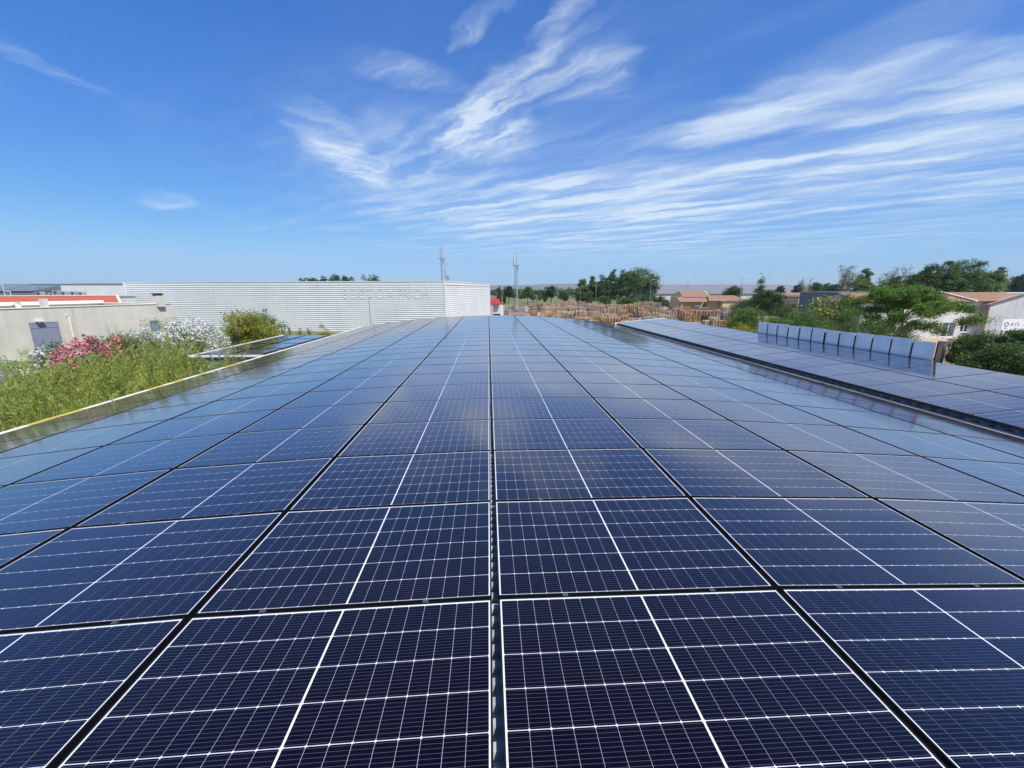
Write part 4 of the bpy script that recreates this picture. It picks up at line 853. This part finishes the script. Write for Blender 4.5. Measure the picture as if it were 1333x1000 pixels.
z1, z2 = hz(387, 112), hz(381.5, 119); MB().box(-wd+.2, wd-.2, 0, 9, 0, z1-.12).build('wall', M['grey_gable'], t); MB().prism([Vector((-wd, -.3, z1-.11)), Vector((-wd, 9.2, z2-.1)), Vector((-wd, 9.2, z2)), Vector((-wd, -.3, z1))], (2*wd, 0, 0)).build('roof', M['white_trim'], t)
t, wd = along_box('slate_shed', '', 1092, 1128, 84, 10, 0, None, 'building'); t['label'] = 'slate-grey sheet-metal shed left of the big bright tree'
MB().box(-wd, wd, 0, 12, 0, hz(381, 84)).build('wall', M['clad_dark'], t); MB().box(-wd-.1, wd+.1, -.1, 12.1, hz(381, 84)+.002, hz(380, 84)).build('roof_edge', M['galv'], t)
t, wd = along_box('white_shed', '', 1296, 1400, 105, 14, 0, None, 'building'); t['label'] = 'white flat shed behind the ridge of the cream house'
MB().box(-wd, wd, 0, 12, 0, hz(382, 105)).build('wall', M['white_wall'], t); MB().box(-wd-.1, wd+.1, -.1, 12.1, hz(382, 105)+.002, hz(381, 105)).build('roof_edge', M['white_frame'], t)

# ------------------------------------------------------------------ cream house on the right
D0 = 60; p = CAM+HOR*D0+RGT*lat(1200, D0); cream = thing('cream_house', 'two-storey cream house with terracotta roof and a grey stained gable wing', 'house', (p.x, p.y, G), -YAW)
X = lambda px, D=D0: lat(px, D)-lat(1200, 60)
ze, zr = hz(392, D0, 1250), hz(381.8, D0+4.5, 1250); xl, xr = X(1122), X(1345)
hs = [(1262, 1271, 398, 409), (1257, 1267, 423, 432.5)]; holes = [(X(a)-xl, X(b)-xl, hz(d_, D0, 1265), hz(c_, D0, 1265)) for a, b, c_, d_ in hs] + [(X(1233)-xl, X(1250)-xl, .05, hz(420, D0, 1240))]
q = MB(); wall(q, (xl, 0, 0), (1, 0, 0), xr-xl, 0, ze, holes, .16, (0, 1, 0)); q.face((xl, 9, 0), (xl, 0, 0), (xl, 0, ze), (xl, 4.5, zr-.05), (xl, 9, ze)); q.face((xr, 0, 0), (xr, 9, 0), (xr, 9, ze), (xr, 0, ze)); q.build('wall', M['white_wall'], cream)
window(cream, (xl, 0, 0), (1, 0, 0), holes[0], M['white_frame'], M['glass'], 1, (0, 1, 0)); window(cream, (xl, 0, 0), (1, 0, 0), holes[1], M['white_frame'], M['glass'], 1, (0, 1, 0)); dr = window(cream, (xl, 0, 0), (1, 0, 0), holes[2], M['white_frame'], M['green_glass'], 1, (0, 1, 0)); dr.name = 'glazed_door'
q = MB(); xs_ = X(1262); tiles(q, (xl-.5, -.5, ze-.12), (xs_, -.5, ze-.12), (xs_, 4.5, zr), (xl-.5, 4.5, zr), 70, 12, .05); tiles(q, (xs_+.02, -.75, ze-.02), (xr+.5, -.75, ze-.02), (xr+.5, 4.5, zr+.12), (xs_+.02, 4.5, zr+.12), 60, 12, .05); tiles(q, (xr+.5, 9.5, ze-.12), (xl-.5, 9.5, ze-.12), (xl-.5, 4.5, zr), (xr+.5, 4.5, zr), 40, 6, .05); q.build('roof', M['tile'], cream)
MB().prism([Vector((xs_-.12, -.78, ze-.02)), Vector((xs_-.12, 4.5, zr+.14)), Vector((xs_-.12, 4.5, zr+.28)), Vector((xs_-.12, -.78, ze+.12))], (.24, 0, 0)).build('verge', M['white_trim'], cream)
MB().box(xl-.5, xs_, -.42, -.02, ze-.30, ze-.18).build('eave_board', M['bark'], cream)
MB().prism([Vector((xl-.52, -.6, ze-.2)), Vector((xl-.52, 4.5, zr-.06)), Vector((xl-.52, 4.5, zr+.06)), Vector((xl-.52, -.6, ze-.06))], (.10, 0, 0)).build('verge_board', M['bark'], cream)
DG = 59.0; gl, gr = X(1288, DG), X(1370, DG); gm = (gl+gr)/2; zg, zgr = hz(396.5, DG, 1290), hz(383.8, DG, 1327); yg = DG-D0
MB().prism([Vector((gl, yg, 0)), Vector((gr, yg, 0)), Vector((gr, yg, zg)), Vector((gm, yg, zgr)), Vector((gl, yg, zg))], (0, -yg-.02, 0)).build('gable_wing', M['grey_gable'], cream)
q = MB(); tiles(q, (gl-.25, -.6, zg-.02), (gl-.25, yg-.2, zg-.02), (gm, yg-.2, zgr+.12), (gm, -.6, zgr+.12), 30, 10, .05); tiles(q, (gr+.25, yg-.2, zg-.02), (gr+.25, -.6, zg-.02), (gm, -.6, zgr+.12), (gm, yg-.2, zgr+.12), 30, 10, .05); q.build('wing_roof', M['tile'], cream)
MB().prism([Vector((gl-.25, yg-.22, zg-.10)), Vector((gm, yg-.22, zgr+.05)), Vector((gm, yg-.22, zgr+.16)), Vector((gl-.25, yg-.22, zg+.02))], (0, .1, 0)).build('verge_board', M['bark'], cream)
MB().tube([(gl-.09, yg-.09, .1), (gl-.09, yg-.09, zg-.1)], .06, 8).build('downpipe', M['old_tile'], cream)
MB().box(gl-.45, gl-.2, yg+.2, yg+.5, zg-1.9, zg-.25).build('duct', M['old_tile'], cream)
# sign in front of its gable
DS = 47; p = P(1322, 423, DS); sg = thing('sign_board', 'white rounded sign with round emblem and dark letters before the grey gable', 'sign', (p.x, p.y, G), -YAW)
sw, sh = 36*DS/546/2, 15*DS/546/2; zc_ = p.z-G; pts = []
for cxx, czz, a0_ in ((sw-.3, sh-.3, 0), (-sw+.3, sh-.3, 1), (-sw+.3, -sh+.3, 2), (sw-.3, -sh+.3, 3)):
    for k in range(5): a = (a0_+k/4)*math.pi/2; pts.append(Vector((cxx+.3*math.cos(a), 0, zc_+czz+.3*math.sin(a))))
MB().prism(pts, (0, .06, 0)).build('panel', M['white_frame'], sg)
for s in (-.8, .8): MB().box(s*sw-.04, s*sw+.04, .07, .15, 0, zc_+sh*.6).build('post', M['iron'], sg)
lettering('AVS', .58, M['ink'], sg, (-.62, -.004, zc_-.14), (math.pi/2, 0, 0), ext=.003, spacing=1.1)
q = MB()
for k in range(18):
    a, b = 2*math.pi*k/18, 2*math.pi*(k+1)/18; ec = Vector((-1.05, -.004, zc_+.05)); f_ = lambda r, t: ec+Vector((math.cos(t)*r, 0, math.sin(t)*r)); q.face(f_(.20, a), f_(.20, b), f_(.28, b), f_(.28, a))
    if k % 3: q.face(f_(.07, a), f_(.07, b), f_(.13, b), f_(.13, a))
q.box(-1.2, -.9, -.006, -.003, zc_-.42, zc_-.33); q.build('emblem', M['ink'], sg)
MB().prism([Vector((.75, -.01, zc_+.50)), Vector((1.5, -.01, zc_+.42)), Vector((1.5, -.01, zc_+.1))], (0, .008, 0)).build('arrow', M['red'], sg)

# ------------------------------------------------------------------ trees and hedges, right
tree('mulberry_tree', 'broad bright green layered tree before the cream house', 'tree', 1184, 375.5, 122, 43, 'spread', LF['bright'], 34000, .10, aspect=.6, up=1.3)
tree('round_tree', 'dark clipped round tree behind the terracotta house', 'tree', 955, 373.5, 22, 140, 'round', LF['dark'], 2600, .22)
tree('cypress_tree', 'dark pointed cypress rising above the hedges', 'tree', 991, 363.5, 16, 105, 'cypress', LF['dark'], 2600, .17)
tree('dark_tree', 'large dark green tree below the cypress', 'tree', 997, 380, 44, 78, 'round', LF['dark'], 6500, .15)
tree('olive_tree', 'grey-green olive tree beside the tall lamp pole', 'tree', 968, 391, 28, 84, 'round', LF['silver'], 3200, .13)
tree('green_bush', 'full green bush at the end of the pallet yard', 'shrub', 972, 402, 44, 52, 'bush', LF['mid'], 6500, .10)
tree('pale_bush', 'pale yellow-green low bush in front of the full green bush', 'shrub', 975, 423, 32, 38, 'bush', LF['yellow'], 3800, .06)
for px, yt, wp, D, mt, lb in ((1018, 398, 40, 46, 'hedge', 'dark hedge shrub behind the far end of the blue screen'), (1042, 404, 44, 40, 'mid', 'green hedge shrub behind the blue screen, left of the yellow blossom'),
        (1064, 412, 48, 34, 'hedge', 'dark low shrub right behind the blue screen'), (1104, 408, 46, 37, 'mid', 'green shrub between the yellow blossom and the bright tree'), (1132, 418, 50, 33, 'hedge', 'dark shrub under the left side of the bright tree'),
        (1012, 415, 40, 36, 'mid', 'mid green shrub at the far end of the blue screen'), (1165, 428, 46, 31, 'hedge', 'low dark shrub behind the near half of the blue screen'), (1095, 386, 34, 62, 'dark', 'dark tree in front of the slate shed')):
    tree('hedge_shrub', lb, 'shrub', px, yt, wp, D, 'bush', LF[mt], 6500, max(.05, D*.0018))
tree('blossom_bush', 'round bush covered in yellow blossom behind the blue screen', 'shrub', 1077, 390, 42, 47, 'bush', LF['mid'], 5000, .09, flowers=(LF['fl_cream'], 1500, .12))
for px, yt, wp, mt, st, lb in ((1107, 346, 28, 'silver', 'sparse', 'half-bare silvery tree at the left of the tree row'), (1131, 352, 24, 'mid', 'poplar', 'green oval tree beside the half-bare silvery tree'), (1150, 357, 24, 'silver', 'sparse', 'greyish thin-leaved tree in the tree row'),
        (1120, 366, 22, 'mid', 'round', 'low green tree beneath the half-bare tree'), (1163, 362, 26, 'mid', 'round', 'low bright tree beneath the bare trees'),
        (1190, 359, 28, 'hedge', 'round', 'dark low tree right of the bare trees'), (1211, 347, 34, 'hedge', 'round', 'dark broad conifer-like tree in the tree row'), (1230, 342, 30, 'poplar', 'round', 'tall full tree left of the tallest of the row'),
        (1266, 340.5, 42, 'poplar', 'round', 'tallest full green tree behind the cream house'), (1288, 356, 32, 'poplar', 'round', 'lower green tree right of the tallest'), (1301, 350, 20, 'olive', 'poplar', 'narrow tree ending the tree row'), (1250, 360, 30, 'mid', 'round', 'low green tree before the two tall ones')):
    tree('row_tree', lb, 'tree', px, yt, wp*.9, 112, st, LF[mt], 4200 if st != 'sparse' else 1500, .21, bark=M['pale_bark'] if st == 'sparse' else None)
for px, yt, wp in ((1050, 362, 14), (1163, 349, 13), (1174, 350, 12), (1187, 346, 14), (1100, 352, 12)):
    tree('bare_tree', 'leafless grey-twigged tree standing in the tree row', 'tree', px, yt, wp, 116, 'bare', LF['silver'], 260, .16, 'leafless trees in the tree row', bark=M['pale_bark'])
for px, yt, wp, D in ((1062, 369, 18, 180), (1076, 370, 16, 190), (1040, 371, 14, 200), (1016, 373, 10, 210), (1322, 361, 16, 190), (1332, 358, 14, 185), (1088, 371, 16, 170), (1345, 364, 20, 185)):
    tree('far_tree', 'dark far tree closing the view behind the row of houses', 'tree', px, yt, wp, D, 'round', LF['dark'], 1500, .32, 'dark far trees')
for px, yt, wp, D in ((1264, 438, 34, 36), (1290, 434, 42, 34), (1322, 431, 40, 33), (1352, 430, 50, 32), (1252, 450, 22, 36), (1302, 449, 54, 31), (1338, 450, 54, 30)):
    tree('juniper_hedge', 'dark dense juniper with yellow-green tips in front of the cream house', 'hedge', px, yt, wp, D, 'bush', LF['hedge'], 7500, .07, 'junipers before the cream house', flowers=(LF['mid'], 1700, .07), aspect=.4)
# things on the sandy lot
p = ground(1244, 37.5); gp = thing('gate_pillar', 'short grey concrete pillar at the left end of the junipers', 'pillar', p, .2); hp_ = hz(445, 37.5, 1244); MB().box(-.22, .22, -.22, .22, 0, hp_).build('shaft', M['concrete'], gp, bevel=.02); MB().box(-.27, .27, -.27, .27, hp_+.002, hp_+.07).build('cap', M['concrete'], gp)
for px, D, s in ((1239, 35.5, .22), (1246, 34.5, .30), (1251, 34, .2)):
    p = ground(px, D); q = MB(); me = bpy.data.meshes.new('stone'); import bmesh as _b; bm = _b.new(); _b.ops.create_icosphere(bm, subdivisions=2, radius=s)
    for v in bm.verts: v.co *= 1+random.uniform(-.16, .16); v.co.z *= .7
    bm.to_mesh(me); bm.free(); me.materials.append(M['concrete']); o = link('boulder', me); o.location = (p.x, p.y, G+s*.4); tag(o, 'rounded pale stone lying beside the concrete pillar', 'stone', 'stones by the pillar')
p = ground(1298, 30.5); kb = MB().prism([Vector((0, 0, 0)), Vector((2.6, -1.9, 0)), Vector((2.8, -1.7, 0)), Vector((1.6, -.5, 0)), Vector((.2, .25, 0))], (0, 0, .16)).build('kerb_slab', M['white_trim']); kb.location = p; tag(kb, 'white slab lying at the edge of the grass patch', 'slab')
# grass patch, blades
n = 26000; gx = []; 
e = [ground(1262, 33.5), ground(1420, 33), ground(1420, 26), ground(1275, 29)]
u1, u2 = RNG.uniform(0, 1, n), RNG.uniform(0, 1, n); A0, A1, A2, A3 = [np.array(q_) for q_ in e]
Cg = (A0*(1-u1)[:, None]+A1*u1[:, None])*(1-u2)[:, None]+(A3*(1-u1)[:, None]+A2*u1[:, None])*u2[:, None]; Cg[:, 2] = G+.16
d = unit(n, 2.0)*.16; b = np.cross(d, unit(n)); b /= np.linalg.norm(b, axis=1)[:, None]; o = link('grass', quads('grass', LF['weed'], Cg, d, b*.012)); o['kind'] = 'stuff'; tag(o, 'rough green grass patch at the edge of the sandy lot', 'grass')

# ------------------------------------------------------------------ the air
hz_m = bpy.data.materials.new('summer_haze'); hz_m.use_nodes = True; t_ = hz_m.node_tree; t_.nodes.clear(); vo = t_.nodes.new('ShaderNodeVolumePrincipled'); vo.inputs['Color'].default_value = (.80, .88, 1.0, 1); vo.inputs['Density'].default_value = 0.00011; vo.inputs['Anisotropy'].default_value = 0.0
ou = t_.nodes.new('ShaderNodeOutputMaterial'); t_.links.new(vo.outputs[0], ou.inputs['Volume'])
hv_ = MB().box(-9100, 9100, -2100, 9100, G-1, 95).build('haze', hz_m, kind='stuff'); tag(hv_, 'thin bluish summer haze lying over the far fields and hills', 'haze')
